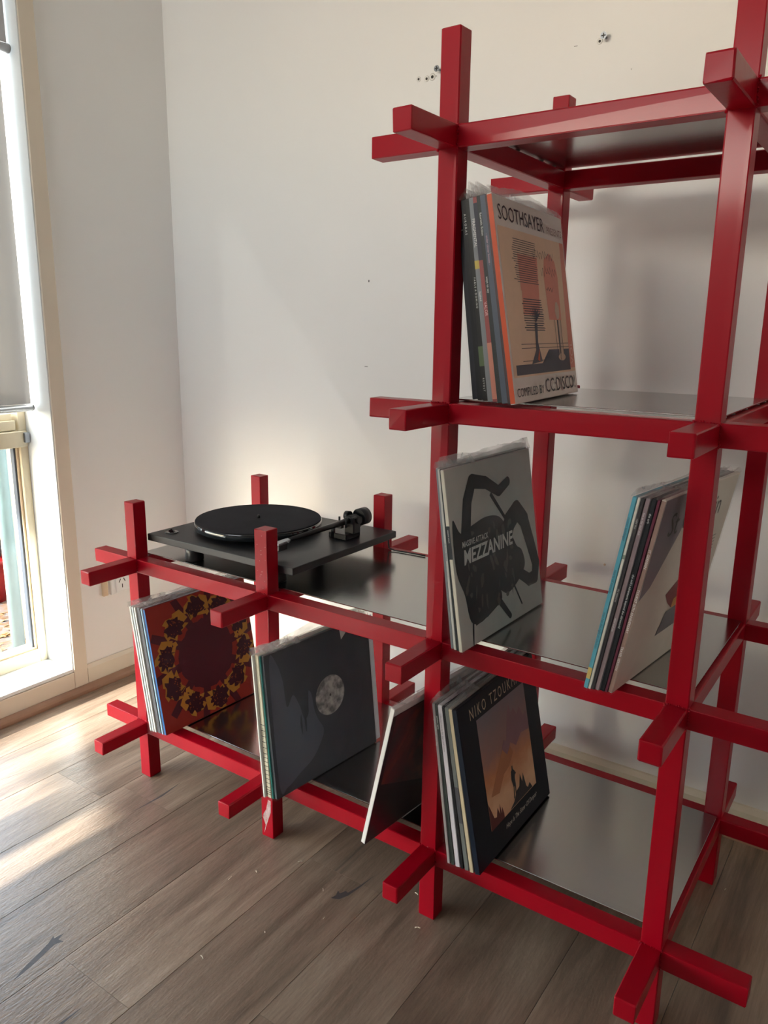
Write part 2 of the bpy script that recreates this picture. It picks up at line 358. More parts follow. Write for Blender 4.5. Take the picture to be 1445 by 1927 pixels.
def roller_blind(x, zb, fab, label, y1, r, zt):
    t = empty('roller_blind', (x, WY0 + 0.05, zt)); tag(t, label, 'blind', 'roller blinds in the tall window')
    yl = y1 - (WY0 + 0.05)
    bm = B(); n = 40
    top = [bm.verts.new((0.004 * math.sin(i * 1.1) * 0.5, yl * i / n, 0)) for i in range(n + 1)]
    bot = [bm.verts.new((0.003 * math.sin(i * 1.3), yl * i / n, zb - zt + r)) for i in range(n + 1)]
    for i in range(n):
        f = bm.faces.new((top[i], top[i + 1], bot[i + 1], bot[i])); f.smooth = True
    obj('fabric', bm, fab, t, normals=False)
    rail = obj('bottom_rail', tube(B(), (0, 0, zb - zt), (0, yl + 0.004, zb - zt), r, r, 24), M['blind_rail'], t)
    obj('end_cap', tube(B(), (0, yl + 0.004, zb - zt), (0, yl + 0.008, zb - zt), r * 1.03, r * 0.9, 24), M['rail_cap'], rail)
    obj('roller_tube', tube(B(), (0, 0, 0), (0, yl, 0), 0.025, 0.025, 24), M['blind_rail'], t)
roller_blind(-0.715, 1.040, M['sheer'], 'long sheer taupe roller blind, its lowest rail just above the cream transom', 0.148, 0.0125, 2.48)
roller_blind(-0.672, 2.125, M['blockout'], 'short grey roller blind drawn up, its rail near the top of the window', 0.150, 0.0135, 2.49)

# ---------------------------------------------------------------- the red rack
xs = [0, 0.4944, 0.9866, 1.4816]; ys = [0, 0.4963]; zs = [0.1635, 0.6602, 1.155, 1.6525]; st = 0.1711; TT = 0.18
rack = empty('shelving_rack', (xs[1], 0.25, 0)); RO = Vector((xs[1], 0.25, 0))
tag(rack, 'stepped red steel tube shelving rack with crossing ends, against the back wall', 'shelf')
def rpart(name, bm, mat, parent=rack):
    for v in bm.verts: v.co -= RO
    return obj(name, bm, mat, parent)
def rough_end(bm):
    for v in bm.verts: v.co += Vector((rnd.uniform(-1, 1), rnd.uniform(-1, 1), rnd.uniform(-1, 1))) * 0.0006
    return bm
for i, x in enumerate(xs):
    top = (zs[1] if i < 2 else zs[3]) + TT
    for y in ys:
        rpart('post', rough_end(box(B(), x - 0.02, x + 0.02, y - 0.02, y + 0.02, 0, top, 0.0022, 2)), M['red'])
h = 0.0197
for k, z in enumerate(zs):
    x0 = (xs[0] if k < 2 else xs[2]) - st
    for y in ys: rpart('rail', rough_end(box(B(), x0, xs[3] + st, y - h, y + h, z - h, z + h, 0.0024, 2)), M['red'])
    for i, x in enumerate(xs):
        if k > 1 and i < 2: continue
        g = 0.0193
        rpart('crossbar', rough_end(box(B(), x - g, x + g, -st, ys[1] + st, z - g, z + g, 0.0028, 2)), M['red'])
# weld beads: short lumpy seams in the corners of the front joints
for k, z in enumerate(zs):
    for i, x in enumerate(xs):
        if k > 1 and i < 2: continue
        bm = B()
        for sx in (-1, 1):
            for sz in (-1, 1):
                for q in range(9):
                    c = Vector((x + sx * 0.0205, -0.0203, z + sz * 0.0205 * (1 - 2 * q / 8 if sz > 0 else 1)))
                    if sz < 0: c = Vector((x + sx * 0.0205 * (1 - 2 * q / 8 if sx > 0 else 1), -0.0205, z + (0.020 if sx > 0 else -0.020)))
                    bmesh.ops.create_icosphere(bm, subdivisions=1, radius=rnd.uniform(0.0012, 0.0024), matrix=Matrix.Translation(c + Vector((rnd.uniform(-1, 1), 0, rnd.uniform(-1, 1))) * 0.0012))
        rpart('weld_seam', bm, M['red'])['kind'] = 'stuff'

bm = B()
for q in range(16):
    z = rnd.uniform(zs[1] + 0.03, zs[1] + 0.17); x = xs[1] + rnd.uniform(-0.016, 0.018); r_ = rnd.uniform(0.0005, 0.0014)
    prism(bm, [(x - r_ * 1.6, -0.0202, z), (x, -0.0202, z - r_), (x + r_ * 1.6, -0.0202, z + r_ * 0.4), (x, -0.0202, z + r_)], (0, -0.0002, 0))
for q in range(10):
    x = xs[rnd.choice((0, 1, 1, 2))] + rnd.uniform(-0.018, 0.018); k = rnd.choice((0, 1, 1)); z = zs[k] + rnd.choice((0.0195, 0.021))
    prism(bm, [(x - 0.002, -0.0208, z), (x, -0.0208, z - 0.001), (x + 0.002, -0.0208, z + 0.0005), (x, -0.0208, z + 0.001)], (0, -0.0004, 0))
rpart('paint_chips', bm, M['weld'])['kind'] = 'stuff'

# ---------------------------------------------------------------- steel shelf plates (they lie on small bumpers, loose)
def plate(x0, x1, k, label):
    z = zs[k] + 0.0200
    t = empty('shelf_plate', ((x0 + x1) / 2, 0.25, z)); tag(t, label, 'shelf plate', 'loose steel plates of the red rack')
    hx = (x1 - x0) / 2
    obj('plate_sheet', box(B(), -hx, hx, -0.222, 0.224, 0.0028, 0.0058, 0.0006), M['steel'], t)
    for u in (-1, 1):
        for y in (-0.18, -0.11, 0.0, 0.12, 0.19):
            obj('bumper', lathe(B(), [(0.005, 0.0), (0.006, 0.0009), (0.005, 0.0028)], u * (hx - 0.006), y, 10), M['rubber'], t)
plate(-0.010, 0.9835, 0, 'long steel plate on the lowest level of the low wing, under the leaning records')
plate(-0.010, 0.9835, 1, 'long steel plate on top of the low wing, carrying the turntable')
plate(0.9875, 1.4925, 0, 'bare steel plate at the bottom of the tower, beside the navy bordered record')
plate(0.9875, 1.4925, 1, 'steel plate at the middle of the tower between two opposite leaning record groups')
plate(0.9875, 1.4925, 2, 'steel plate under the record with the beige and pink cover')
plate(0.9875, 1.4925, 3, 'topmost steel plate of the tower, seen from below')

# ---------------------------------------------------------------- text and flat print
def text_mesh(txt, size, bold=0.0, sx=1.0, shear=0.0, space=1.0):
    c = bpy.data.curves.new('t', 'FONT'); c.body = txt; c.size = size; c.offset = bold; c.shear = shear; c.space_character = space
    c.resolution_u = 2
    o = bpy.data.objects.new('t', c); scene.collection.objects.link(o)
    dg = bpy.context.evaluated_depsgraph_get(); dg.update()
    me = bpy.data.meshes.new_from_object(o.evaluated_get(dg))
    bpy.data.objects.remove(o); bpy.data.curves.remove(c)
    vs = [(v.co.x * sx, v.co.y) for v in me.vertices]; fs = [tuple(p.vertices) for p in me.polygons]
    bpy.data.meshes.remove(me)
    return vs, fs
def text_obj(name, txt, size, mat, parent, place, **k):
    fit = k.pop('fit', None)
    vs, fs = text_mesh(txt, size, **k)
    w = max((v[0] for v in vs), default=0)
    if fit and w: vs = [(x * fit * W / w, y) for x, y in vs]; w = fit * W
    bm = B(); V = [bm.verts.new(place(x, y, w)) for x, y in vs]
    for f in fs:
        try: bm.faces.new([V[i] for i in f])
        except ValueError: pass
    o = obj(name, bm, mat, parent, normals=False); return o

# ---------------------------------------------------------------- records
W = 0.368                                                    # jacket edge
def front_pt(u, v, lift=0.0006):                             # a point on the cover; u runs away from the spine, v up, 0..1
    return (lift, u * W, v * W)
def front_poly(bm, pts, lift=0.0006):
    pts = [(min(max(u, 0.0), 1.0), min(max(v, 0.004), 1.0)) for u, v in pts]
    return prism(bm, [front_pt(u, v, lift) for u, v in pts], (0.00012, 0, 0))
def blob(cu, cv, ru, rv, n=18, jit=0.12, rot=0.0, r_=None):
    r_ = r_ or rnd; out = []
    for i in range(n):
        a = 2 * math.pi * i / n; k = 1 + r_.uniform(-jit, jit)
        x, y = ru * k * math.cos(a), rv * k * math.sin(a)
        out.append((cu + x * math.cos(rot) - y * math.sin(rot), cv + x * math.sin(rot) + y * math.cos(rot)))
    return out
def smooth(pts, k=5):
    out = []; n = len(pts)
    for i in range(n):
        p0, p1, p2, p3 = pts[i - 1], pts[i], pts[(i + 1) % n], pts[(i + 2) % n]
        for q in range(k):
            t = q / k; t2, t3 = t * t, t * t * t
            out.append(tuple(0.5 * (2 * p1[d] + (p2[d] - p0[d]) * t + (2 * p0[d] - 5 * p1[d] + 4 * p2[d] - p3[d]) * t2 + (3 * p1[d] - p0[d] - 3 * p2[d] + p3[d]) * t3) for d in (0, 1)))
    return out
def record(x, y, z, yaw, lean, t, spine, cover, label, group, sleeve=True, spine_text=(), text_col=(0.6, 0.6, 0.58), bands=(), lip=0.022, art=None, lettering=(), back_edge=None):
    """one record in its jacket; the origin is the lower front corner of the cover side"""
    a = math.radians(lean); lift = max(0.0, -math.sin(a)) * (t + 0.003)
    r = empty('vinyl_record', (x, y, z + lift + 0.0002), (0, a, -math.radians(yaw)))
    tag(r, label, 'record', group)
    o = obj('jacket', box(B(), -t, 0, 0, W, 0.0015, W, min(0.0012, t * 0.2)), flat(cover, 0.45), r)
    obj('spine_print', box(B(), -t + 0.0006, -0.0006, -0.0004, 0.0006, 0.003, W - 0.002), flat(spine, 0.45), r)
    for (v0, v1, col) in bands:
        obj('spine_band', box(B(), -t + 0.0004, -0.0004, -0.0007, 0.0006, v0 * W, v1 * W), flat(col, 0.5), r)
    for (txt, v, size) in spine_text:
        text_obj('spine_lettering', txt, size, flat(text_col, 0.6), r, lambda px, py, w: (-t / 2 - size * 0.33 + py, -0.0010, v * W - px), bold=0.0)
    if art: art(r)
    for (txt, u, v, size, col, kw) in lettering:
        ang = kw.pop('angle', 0.0); ca, sa = math.cos(ang), math.sin(ang)
        text_obj('title_lettering', txt, size * W, flat(col, 0.5), r, lambda px, py, w: (0.0011, u * W + px * ca - py * sa, v * W + px * sa + py * ca), **kw)
    if back_edge:
        obj('inner_sleeve', box(B(), -t * 0.7, -t * 0.3, W - 0.01, W + 0.020, 0.006, W - 0.004), flat(back_edge, 0.6), r)
    if sleeve:
        e = 0.0012; n = 10; bm = B(); top = W + lip
        def sheet(f):
            g = [[bm.verts.new(f(i / n, j / n)) for j in range(n + 1)] for i in range(n + 1)]
            for i in range(n):
                for j in range(n):
                    q = bm.faces.new((g[i][j], g[i + 1][j], g[i + 1][j + 1], g[i][j + 1])); q.smooth = True
        ph = rnd.uniform(0, 6)
        def side(xx, sgn):
            return lambda u, v: (xx + sgn * 0.0003 * math.sin(u * 21 + ph) * v, -0.005 + u * (W + 0.009), v * W)
        sheet(side(e, 1)); sheet(side(-t - e, -1))
        for yy in (W + 0.004,):
            vs = [(-t - e, yy, 0), (e, yy, 0), (e, yy, W), (-t - e, yy, W)]; bm.faces.new([bm.verts.new(p) for p in vs])
        vs = [(-t - e, -0.005, 0), (e, -0.005, 0), (e, W + 0.004, 0), (-t - e, W + 0.004, 0)]; bm.faces.new([bm.verts.new(p) for p in vs])
        obj('plastic_sleeve', bm, M['sleeve'], r, normals=False)
        bm = B(); nu, nv = 26, 4
        for xx, sgn in ((e, 1), (-t - e, -1)):
            g = []
            for a_ in range(nu + 1):
                u = a_ / nu; col_ = []
                hgt = lip * (0.75 + 0.25 * math.sin(u * 7 + ph)) + rnd.uniform(-0.0015, 0.0015)
                for b_ in range(nv + 1):
                    k = b_ / nv; cr_ = (math.sin(u * 31 + ph * 3 + b_) * 0.0012 + rnd.uniform(-0.0006, 0.0006)) * k
                    col_.append(bm.verts.new((xx - sgn * k * (t * 0.45 + 0.001) + cr_, -0.005 + u * (W + 0.009), W + hgt * k)))
                g.append(col_)
            for a_ in range(nu):
                for b_ in range(nv): bm.faces.new((g[a_][b_], g[a_ + 1][b_], g[a_ + 1][b_ + 1], g[a_][b_ + 1]))
        obj('sleeve_lip', bm, M['sleeve_soft'], r, normals=False)
    return r
def stack(k, face, left, n_y, recs, group, yaws):
    """recs left to right; face and left = (x, lean) of the last and the first record; the cover plane of each is placed between"""
    n = len(recs); tot = sum(r['t'] for r in recs); x_first = left[0] + recs[0]['t']
    acc = 0; full = tot - recs[0]['t']
    for i, r in enumerate(recs):
        if i: acc += r['t']
        f = acc / full if full else 1
        x = x_first + (face[0] - x_first) * f; lean = left[1] + (face[1] - left[1]) * f
        y = n_y[0] + (n_y[1] - n_y[0]) * f; yaw = yaws[0] + (yaws[1] - yaws[0]) * f
        r = dict(r); r.pop('i', None)
        record(x, y + r.pop('dy', 0.0), zs[k] + 0.0258, yaw, lean, group=group, **r)

G1 = 'records leaning in the end bay under the turntable'
G2 = 'records leaning in the second bay of the low wing'
G4 = 'records at the foot of the tower'
G5 = 'records leaning left on the middle tower plate'
G6 = 'records leaning right on the middle tower plate'
G7 = 'records on the upper tower plate'
WHITE = srgb(212, 212, 208); CREAM = srgb(205, 195, 168)

def art_wreath(r):
    rr = random.Random(3)
    maroon = flat(srgb(82, 24, 38), 0.4); yellow = flat(srgb(186, 130, 50), 0.4); red = flat(srgb(150, 44, 34), 0.4); dark = flat(srgb(62, 16, 32), 0.4)
    bm = B(); front_poly(bm, [(0.0, 0.004), (1, 0.004), (1, 1), (0, 1)], 0.0003); obj('cover_print', bm, red, r)
    bm = B()
    for k in range(10):                                      # dark spokes
        a = 2 * math.pi * k / 10 + 0.12
        front_poly(bm, [(0.5 + q * math.cos(a + d), 0.5 + q * math.sin(a + d)) for q, d in ((0.2, -0.16), (0.36, -0.1), (0.56, -0.05), (0.56, 0.07), (0.36, 0.11), (0.2, 0.16))], 0.0005 + k * 0.00002)
    front_poly(bm, blob(0.5, 0.5, 0.275, 0.275, 40, 0.05, 0, rr), 0.0008); obj('cover_print', bm, maroon, r)
    bm = B(); bm2 = B(); bm3 = B()
    for k in range(10):
        a = 2 * math.pi * (k + 0.5) / 10 + 0.12; c, s_ = math.cos(a), math.sin(a)
        P = lambda q, w: (0.5 + q * c - w * s_, 0.5 + q * s_ + w * c)
        front_poly(bm, [P(0.30, -0.10), P(0.345, -0.075), P(0.335, -0.13), P(0.44, -0.135), P(0.475, -0.07), P(0.46, -0.05), P(0.50, 0.0), P(0.50, 0.05), P(0.47, 0.04), P(0.44, 0.10), P(0.38, 0.12), P(0.375, 0.085), P(0.31, 0.07), P(0.33, 0.03)], 0.0010)
        a2 = a + 0.314; c2, s2 = math.cos(a2), math.sin(a2)
        if k % 2: front_poly(bm, [(0.5 + q * c2 - w * s2, 0.5 + q * s2 + w * c2) for q, w in ((0.30, 0), (0.33, -0.022), (0.36, 0.0), (0.33, 0.03))], 0.0012)
        front_poly(bm2, blob(0.5 + 0.395 * c, 0.5 + 0.395 * s_, 0.075, 0.088, 30, 0.30, a, rr), 0.0013)
        for q in range(16):
            w = rr.uniform(-0.06, 0.06); q0 = 0.395 + rr.uniform(-0.06, 0.06); front_poly(bm3, [P(q0, w), P(q0 + rr.uniform(0.004, 0.02), w + rr.uniform(-0.01, 0.01)), P(q0 + 0.005, w + 0.008)], 0.0016)
        for q in range(5):
            w = rr.uniform(-0.07, 0.07); q0 = rr.uniform(0.3, 0.34)
            front_poly(bm2, [P(q0, w), P(q0 + 0.07, w * 1.1 - 0.006), P(q0 + 0.06, w * 1.1 + 0.008)], 0.00145)
    for b_, m_ in ((bm, yellow), (bm2, dark), (bm3, flat(srgb(178, 88, 40), 0.4))): obj('cover_print', b_, m_, r)['kind'] = 'stuff'
def art_disc(r):
    rr = random.Random(5)
    obj('cover_print', front_poly(B(), [(0, 0.004), (1, 0.004), (1, 0.97), (0, 0.97)], 0.0003), flat(srgb(50, 54, 64), 0.3), r)
    bm = B(); front_poly(bm, smooth([(0.03, 0.10), (0.10, 0.05), (0.22, 0.10), (0.36, 0.16), (0.47, 0.30), (0.43, 0.40), (0.40, 0.48), (0.385, 0.60), (0.36, 0.64), (0.35, 0.56), (0.34, 0.48), (0.30, 0.46), (0.27, 0.56), (0.22, 0.66), (0.17, 0.60), (0.15, 0.62), (0.14, 0.78), (0.10, 0.92), (0.04, 0.93)]), 0.0005)  # lighter grey hand-like outline laid on the cover
    obj('cover_print', bm, flat(srgb(78, 84, 98), 0.35), r)
    bm = B()
    for u_ in (0.27, 0.31): front_poly(bm, smooth([(u_, 0.36), (u_ + 0.008, 0.42), (u_ + 0.004, 0.50), (u_ - 0.008, 0.46), (u_ - 0.008, 0.40)], 3), 0.0009)
    obj('cover_print', bm, flat(srgb(44, 48, 58), 0.35), r)['kind'] = 'stuff'
    bm = B(); front_poly(bm, [(0.56 + 0.142 * math.cos(2 * math.pi * i / 48), 0.54 + 0.142 * math.sin(2 * math.pi * i / 48)) for i in range(48)], 0.0010)
    m_, nt, b = new_mat('speckled_label'); b.inputs['Roughness'].default_value = 0.5
    tc = nt.nodes.new('ShaderNodeTexCoord'); n = nt.nodes.new('ShaderNodeTexNoise'); n.inputs['Scale'].default_value = 55; n.inputs['Detail'].default_value = 6
    cr = nt.nodes.new('ShaderNodeValToRGB'); cr.color_ramp.elements[0].position = 0.38; cr.color_ramp.elements[0].color = (0.10, 0.10, 0.105, 1); cr.color_ramp.elements[1].position = 0.62; cr.color_ramp.elements[1].color = (0.42, 0.40, 0.39, 1)
    nt.links.new(tc.outputs['Object'], n.inputs[0]); nt.links.new(n.outputs[0], cr.inputs[0]); nt.links.new(cr.outputs[0], b.inputs[0])
    obj('centre_label', bm, m_, r)
    bm = B(); front_poly(bm, [(0.56 + 0.01 * math.cos(i), 0.54 + 0.01 * math.sin(i)) for i in range(6)], 0.0013); obj('spindle_hole', bm, M['ink'], r)
    bm = B(); front_poly(bm, [(0.70, 0.97), (0.80, 0.97), (0.71, 0.90)], 0.0012); front_poly(bm, [(0.83, 0.97), (0.93, 0.97), (0.84, 0.91)], 0.0012); obj('paper_tab', bm, flat(WHITE, 0.6), r)
def art_nebula(r):
    obj('cover_print', front_poly(B(), [(0.0, 0.0), (1, 0.0), (1, 0.95), (0.0, 0.95)], 0.0004), flat(srgb(26, 20, 30), 0.3), r)
    m_, nt, b = new_mat('red_cloud_print'); b.inputs['Roughness'].default_value = 0.3
    tc = nt.nodes.new('ShaderNodeTexCoord'); n = nt.nodes.new('ShaderNodeTexNoise'); n.inputs['Scale'].default_value = 7; n.inputs['Detail'].default_value = 7; n.inputs['Distortion'].default_value = 1.2
    cr = nt.nodes.new('ShaderNodeValToRGB'); cr.color_ramp.elements[0].position = 0.35; cr.color_ramp.elements[0].color = (0.012, 0.01, 0.018, 1); cr.color_ramp.elements[1].position = 0.75; cr.color_ramp.elements[1].color = (0.42, 0.07, 0.03, 1)
    e = cr.color_ramp.elements.new(0.52); e.color = (0.10, 0.006, 0.012, 1)
    nt.links.new(tc.outputs['Object'], n.inputs[0]); nt.links.new(n.outputs[0], cr.inputs[0]); nt.links.new(cr.outputs[0], b.inputs[0])
    obj('cover_print', front_poly(B(), [(0.03, 0.45), (0.5, 0.25), (1, 0.3), (1, 0.945), (0.03, 0.945)], 0.0008), m_, r)
def art_mountain(r):
    m_, nt, b = new_mat('dusk_painting'); b.inputs['Roughness'].default_value = 0.4
    tc = nt.nodes.new('ShaderNodeTexCoord'); sp = nt.nodes.new('ShaderNodeSeparateXYZ'); n = nt.nodes.new('ShaderNodeTexNoise'); n.inputs['Scale'].default_value = 16; n.inputs['Detail'].default_value = 6; n.inputs['Distortion'].default_value = 1
    ma = nt.nodes.new('ShaderNodeMath'); ma.operation = 'MULTIPLY_ADD'; ma.inputs[1].default_value = 3.3
    mb = nt.nodes.new('ShaderNodeMath'); mb.operation = 'MULTIPLY_ADD'; mb.inputs[1].default_value = 0.25; mb.inputs[2].default_value = -0.12
    cr = nt.nodes.new('ShaderNodeValToRGB'); E = cr.color_ramp.elements
    E[0].position = 0.1; E[0].color = (*srgb(214, 164, 128), 1); E[1].position = 0.9; E[1].color = (*srgb(126, 118, 128), 1)
    for p_, c_ in ((0.3, (232, 186, 146)), (0.45, (204, 136, 92)), (0.6, (160, 116, 108))):
        q = E.new(p_); q.color = (*srgb(*c_), 1)
    L = nt.links.new; L(tc.outputs['Object'], sp.inputs[0]); L(tc.outputs['Object'], n.inputs[0]); L(n.outputs[0], mb.inputs[0]); L(sp.outputs[2], ma.inputs[0]); L(mb.outputs[0], ma.inputs[2]); L(ma.outputs[0], cr.inputs[0]); L(cr.outputs[0], b.inputs[0])
    U0, U1, V0, V1 = 0.19, 0.82, 0.17, 0.86
    obj('cover_painting', front_poly(B(), [(U0, V0), (U1, V0), (U1, V1), (U0, V1)], 0.0004), m_, r)
    peak = flat(srgb(150, 112, 120), 0.5); peak2 = flat(srgb(182, 122, 88), 0.5); dk = flat(srgb(98, 52, 50), 0.5); ink = M['ink']
    obj('cover_print', front_poly(B(), [(0.40, 0.52), (0.47, 0.62), (0.50, 0.60), (0.55, 0.74), (0.585, 0.80), (0.61, 0.74), (0.64, 0.76), (0.68, 0.70), (0.72, 0.74), (0.76, 0.66), (0.80, 0.68), (0.818, 0.62), (0.818, 0.55), (0.70, 0.57), (0.62, 0.52), (0.55, 0.57), (0.50, 0.50)], 0.0007), peak, r)
    obj('cover_print', front_poly(B(), [(0.24, 0.36), (0.33, 0.46), (0.40, 0.53), (0.44, 0.57), (0.49, 0.515), (0.54, 0.55), (0.57, 0.50), (0.50, 0.44), (0.42, 0.42), (0.34, 0.34)], 0.0009), peak2, r)
    obj('cover_print', front_poly(B(), [(U0, V0), (0.36, V0), (0.36, 0.20), (0.345, 0.25), (0.335, 0.21), (0.32, 0.28), (0.31, 0.22), (0.29, 0.27), (0.27, 0.22), (0.24, 0.23), (0.21, 0.30), (U0, 0.34)], 0.0009), dk, r)
    bm = B(); front_poly(bm, [(0.44, 0.175), (0.76, 0.175), (0.73, 0.22), (0.70, 0.20), (0.68, 0.22), (0.655, 0.32), (0.635, 0.27), (0.615, 0.33), (0.59, 0.26), (0.55, 0.25), (0.50, 0.20)], 0.0010)
    front_poly(bm, [(0.503, 0.22), (0.515, 0.29), (0.50, 0.345), (0.508, 0.395), (0.518, 0.40), (0.522, 0.425), (0.534, 0.425), (0.535, 0.40), (0.55, 0.385), (0.568, 0.36), (0.552, 0.358), (0.545, 0.34), (0.547, 0.29), (0.54, 0.225), (0.532, 0.225), (0.533, 0.29), (0.524, 0.29), (0.514, 0.22)], 0.0013)
    obj('silhouette', bm, ink, r)
def art_dark_shape(r):
    """a plain dark angular shape, of the size and tone of the printed one"""
    rr = random.Random(11); bm = B(); k = flat(srgb(30, 30, 34), 0.35)
    front_poly(bm, smooth([(0.03, 0.72), (0.10, 0.64), (0.22, 0.66), (0.38, 0.68), (0.52, 0.66), (0.60, 0.60), (0.68, 0.50), (0.72, 0.44), (0.78, 0.40), (0.80, 0.30), (0.68, 0.22), (0.55, 0.19), (0.44, 0.24), (0.36, 0.16), (0.24, 0.11), (0.12, 0.14), (0.08, 0.30), (0.02, 0.45)]), 0.0005)
    def limb(pts, w0, w1, lift):
        n = len(pts)
        for i in range(n - 1):
            (ax, ay), (bx, by) = pts[i], pts[i + 1]; L_ = math.hypot(bx - ax, by - ay); px, py = -(by - ay) / L_, (bx - ax) / L_
            wa = w0 + (w1 - w0) * i / (n - 1); wb_ = w0 + (w1 - w0) * (i + 1) / (n - 1)
            front_poly(bm, [(ax + px * wa, ay + py * wa), (ax - px * wa, ay - py * wa), (bx - px * wb_, by - py * wb_), (bx + px * wb_, by + py * wb_)], lift + i * 0.00001)
            front_poly(bm, blob(bx, by, wb_ * 1.02, wb_ * 1.02, 16, 0.06, 0, rr), lift + i * 0.00001 + 0.000005)
    limb([(0.15, 0.62), (0.20, 0.80), (0.27, 0.90), (0.42, 0.87), (0.56, 0.80), (0.68, 0.84)], 0.05, 0.028, 0.0006)
    limb([(0.56, 0.48), (0.66, 0.60), (0.76, 0.65), (0.84, 0.58), (0.90, 0.42), (0.95, 0.28), (0.92, 0.20), (0.84, 0.20), (0.74, 0.26)], 0.07, 0.035, 0.0006)
    limb([(0.16, 0.14), (0.30, 0.16), (0.44, 0.20)], 0.035, 0.045, 0.0006)
    limb([(0.46, 0.16), (0.56, 0.05)], 0.022, 0.018, 0.0006); limb([(0.64, 0.22), (0.72, 0.08)], 0.008, 0.006, 0.0006); limb([(0.14, 0.14), (0.12, 0.0)], 0.008, 0.005, 0.0006)
    limb([(0.46, 0.80), (0.60, 0.64)], 0.014, 0.012, 0.0007)
    obj('cover_print', bm, k, r)['kind'] = 'stuff'
    bm = B()
    for i in range(44):
        u, v = rr.uniform(0.10, 0.66), rr.uniform(0.16, 0.62); front_poly(bm, blob(u, v, rr.uniform(0.004, 0.02), rr.uniform(0.01, 0.045), 7, 0.4, rr.uniform(-0.5, 0.5), rr), 0.0008 + i * 0.000004)
    obj('cover_print', bm, flat(srgb(92, 86, 82), 0.35), r)['kind'] = 'stuff'
def art_rooms(r):
    rr = random.Random(2)
    line = flat(srgb(60, 50, 58), 0.5); pink = flat(srgb(222, 140, 122), 0.5); beige = flat(srgb(230, 194, 166), 0.5); dk = flat(srgb(66, 62, 76), 0.5); org = flat(srgb(200, 96, 60), 0.5)
    obj('cover_print', front_poly(B(), [(0.02, 0.13), (0.985, 0.13), (0.985, 0.855), (0.02, 0.855)], 0.0003), beige, r)
    obj('cover_print', front_poly(B(), [(0.24, 0.56), (0.50, 0.56), (0.52, 0.74), (0.24, 0.74)], 0.0005), pink, r)
    bm = B(); front_poly(bm, [(0.62, 0.42), (0.82, 0.42), (0.83, 0.66), (0.80, 0.74), (0.72, 0.78), (0.63, 0.74), (0.60, 0.66)], 0.0005); front_poly(bm, [(0.90, 0.15), (0.985, 0.15), (0.985, 0.855), (0.92, 0.855)], 0.0005)
    front_poly(bm, [(0.24, 0.44), (0.48, 0.44), (0.5, 0.56), (0.25, 0.56)], 0.00052); obj('cover_print', bm, pink, r)
    bm = B()
    for i in range(20):
        v = 0.60 + i * 0.011; u0 = 0.18 + rr.uniform(-0.02, 0.03); front_poly(bm, [(u0, v), (0.50 + rr.uniform(-0.02, 0.02), v), (0.50, v + 0.0035), (u0, v + 0.0035)], 0.0008)
    for i in range(14):
        v = 0.36 + i * 0.012; u0 = 0.24 + rr.uniform(-0.02, 0.02); front_poly(bm, [(u0, v), (0.52 + rr.uniform(-0.03, 0.03), v), (0.52, v + 0.005), (u0, v + 0.005)], 0.0008)
    for v in (0.29, 0.27, 0.205): front_poly(bm, [(0.16, v), (0.9, v), (0.9, v + 0.003), (0.16, v + 0.003)], 0.0008)
    for w0, w1 in ((0.74, 0.76), (0.80, 0.805), (0.70, 0.705)): front_poly(bm, [(w0, 0.2), (w1, 0.2), (w1, 0.42), (w0, 0.42)], 0.0009)
    for (su, sv, n_, amp) in ((0.46, 0.76, 26, 0.03), (0.56, 0.68, 20, 0.035), (0.62, 0.585, 9, 0.02)):
        pu, pv = su, sv
        for i in range(n_):
            nu = pu + 0.012 + 0.006 * math.sin(i * 2.1); nv = sv + amp * math.sin(i * 1.9 + su * 9) * rr.uniform(0.4, 1)
            front_poly(bm, [(pu, pv - 0.0022), (nu, nv - 0.0022), (nu, nv + 0.0022), (pu, pv + 0.0022)], 0.00095 + i * 0.000002); pu, pv = nu, nv
    obj('cover_print', bm, line, r)['kind'] = 'stuff'
    obj('cover_print', front_poly(B(), [(0.06, 0.14), (0.9, 0.14), (0.9, 0.26), (0.56, 0.26), (0.44, 0.19), (0.06, 0.19)], 0.0006), dk, r)
    bm = B(); front_poly(bm, [(0.38, 0.40), (0.42, 0.40), (0.40, 0.30), (0.44, 0.20), (0.28, 0.19), (0.36, 0.26), (0.37, 0.32)], 0.0010)
    for a in range(7):
        t_ = 0.5 + a * 0.37; front_poly(bm, [(0.40, 0.40), (0.40 + 0.09 * math.cos(t_), 0.42 + 0.07 * math.sin(t_)), (0.40 + 0.05 * math.cos(t_ + 0.25), 0.42 + 0.04 * math.sin(t_ + 0.25))], 0.0011 + a * 0.00001)
    obj('cover_print', bm, dk, r)
    bm = B(); front_poly(bm, [(0.73, 0.22), (0.81, 0.22), (0.80, 0.42), (0.74, 0.42)], 0.0007); front_poly(bm, blob(0.77, 0.215, 0.06, 0.02, 14, 0.05, 0, rr), 0.0009); front_poly(bm, blob(0.76, 0.47, 0.035, 0.05, 14, 0.1, 0, rr), 0.0009)
    obj('cover_print', bm, flat(srgb(206, 176, 156), 0.5), r)
    obj('cover_print', front_poly(B(), [(0.37, 0.21), (0.41, 0.27), (0.40, 0.20)], 0.0013), org, r)
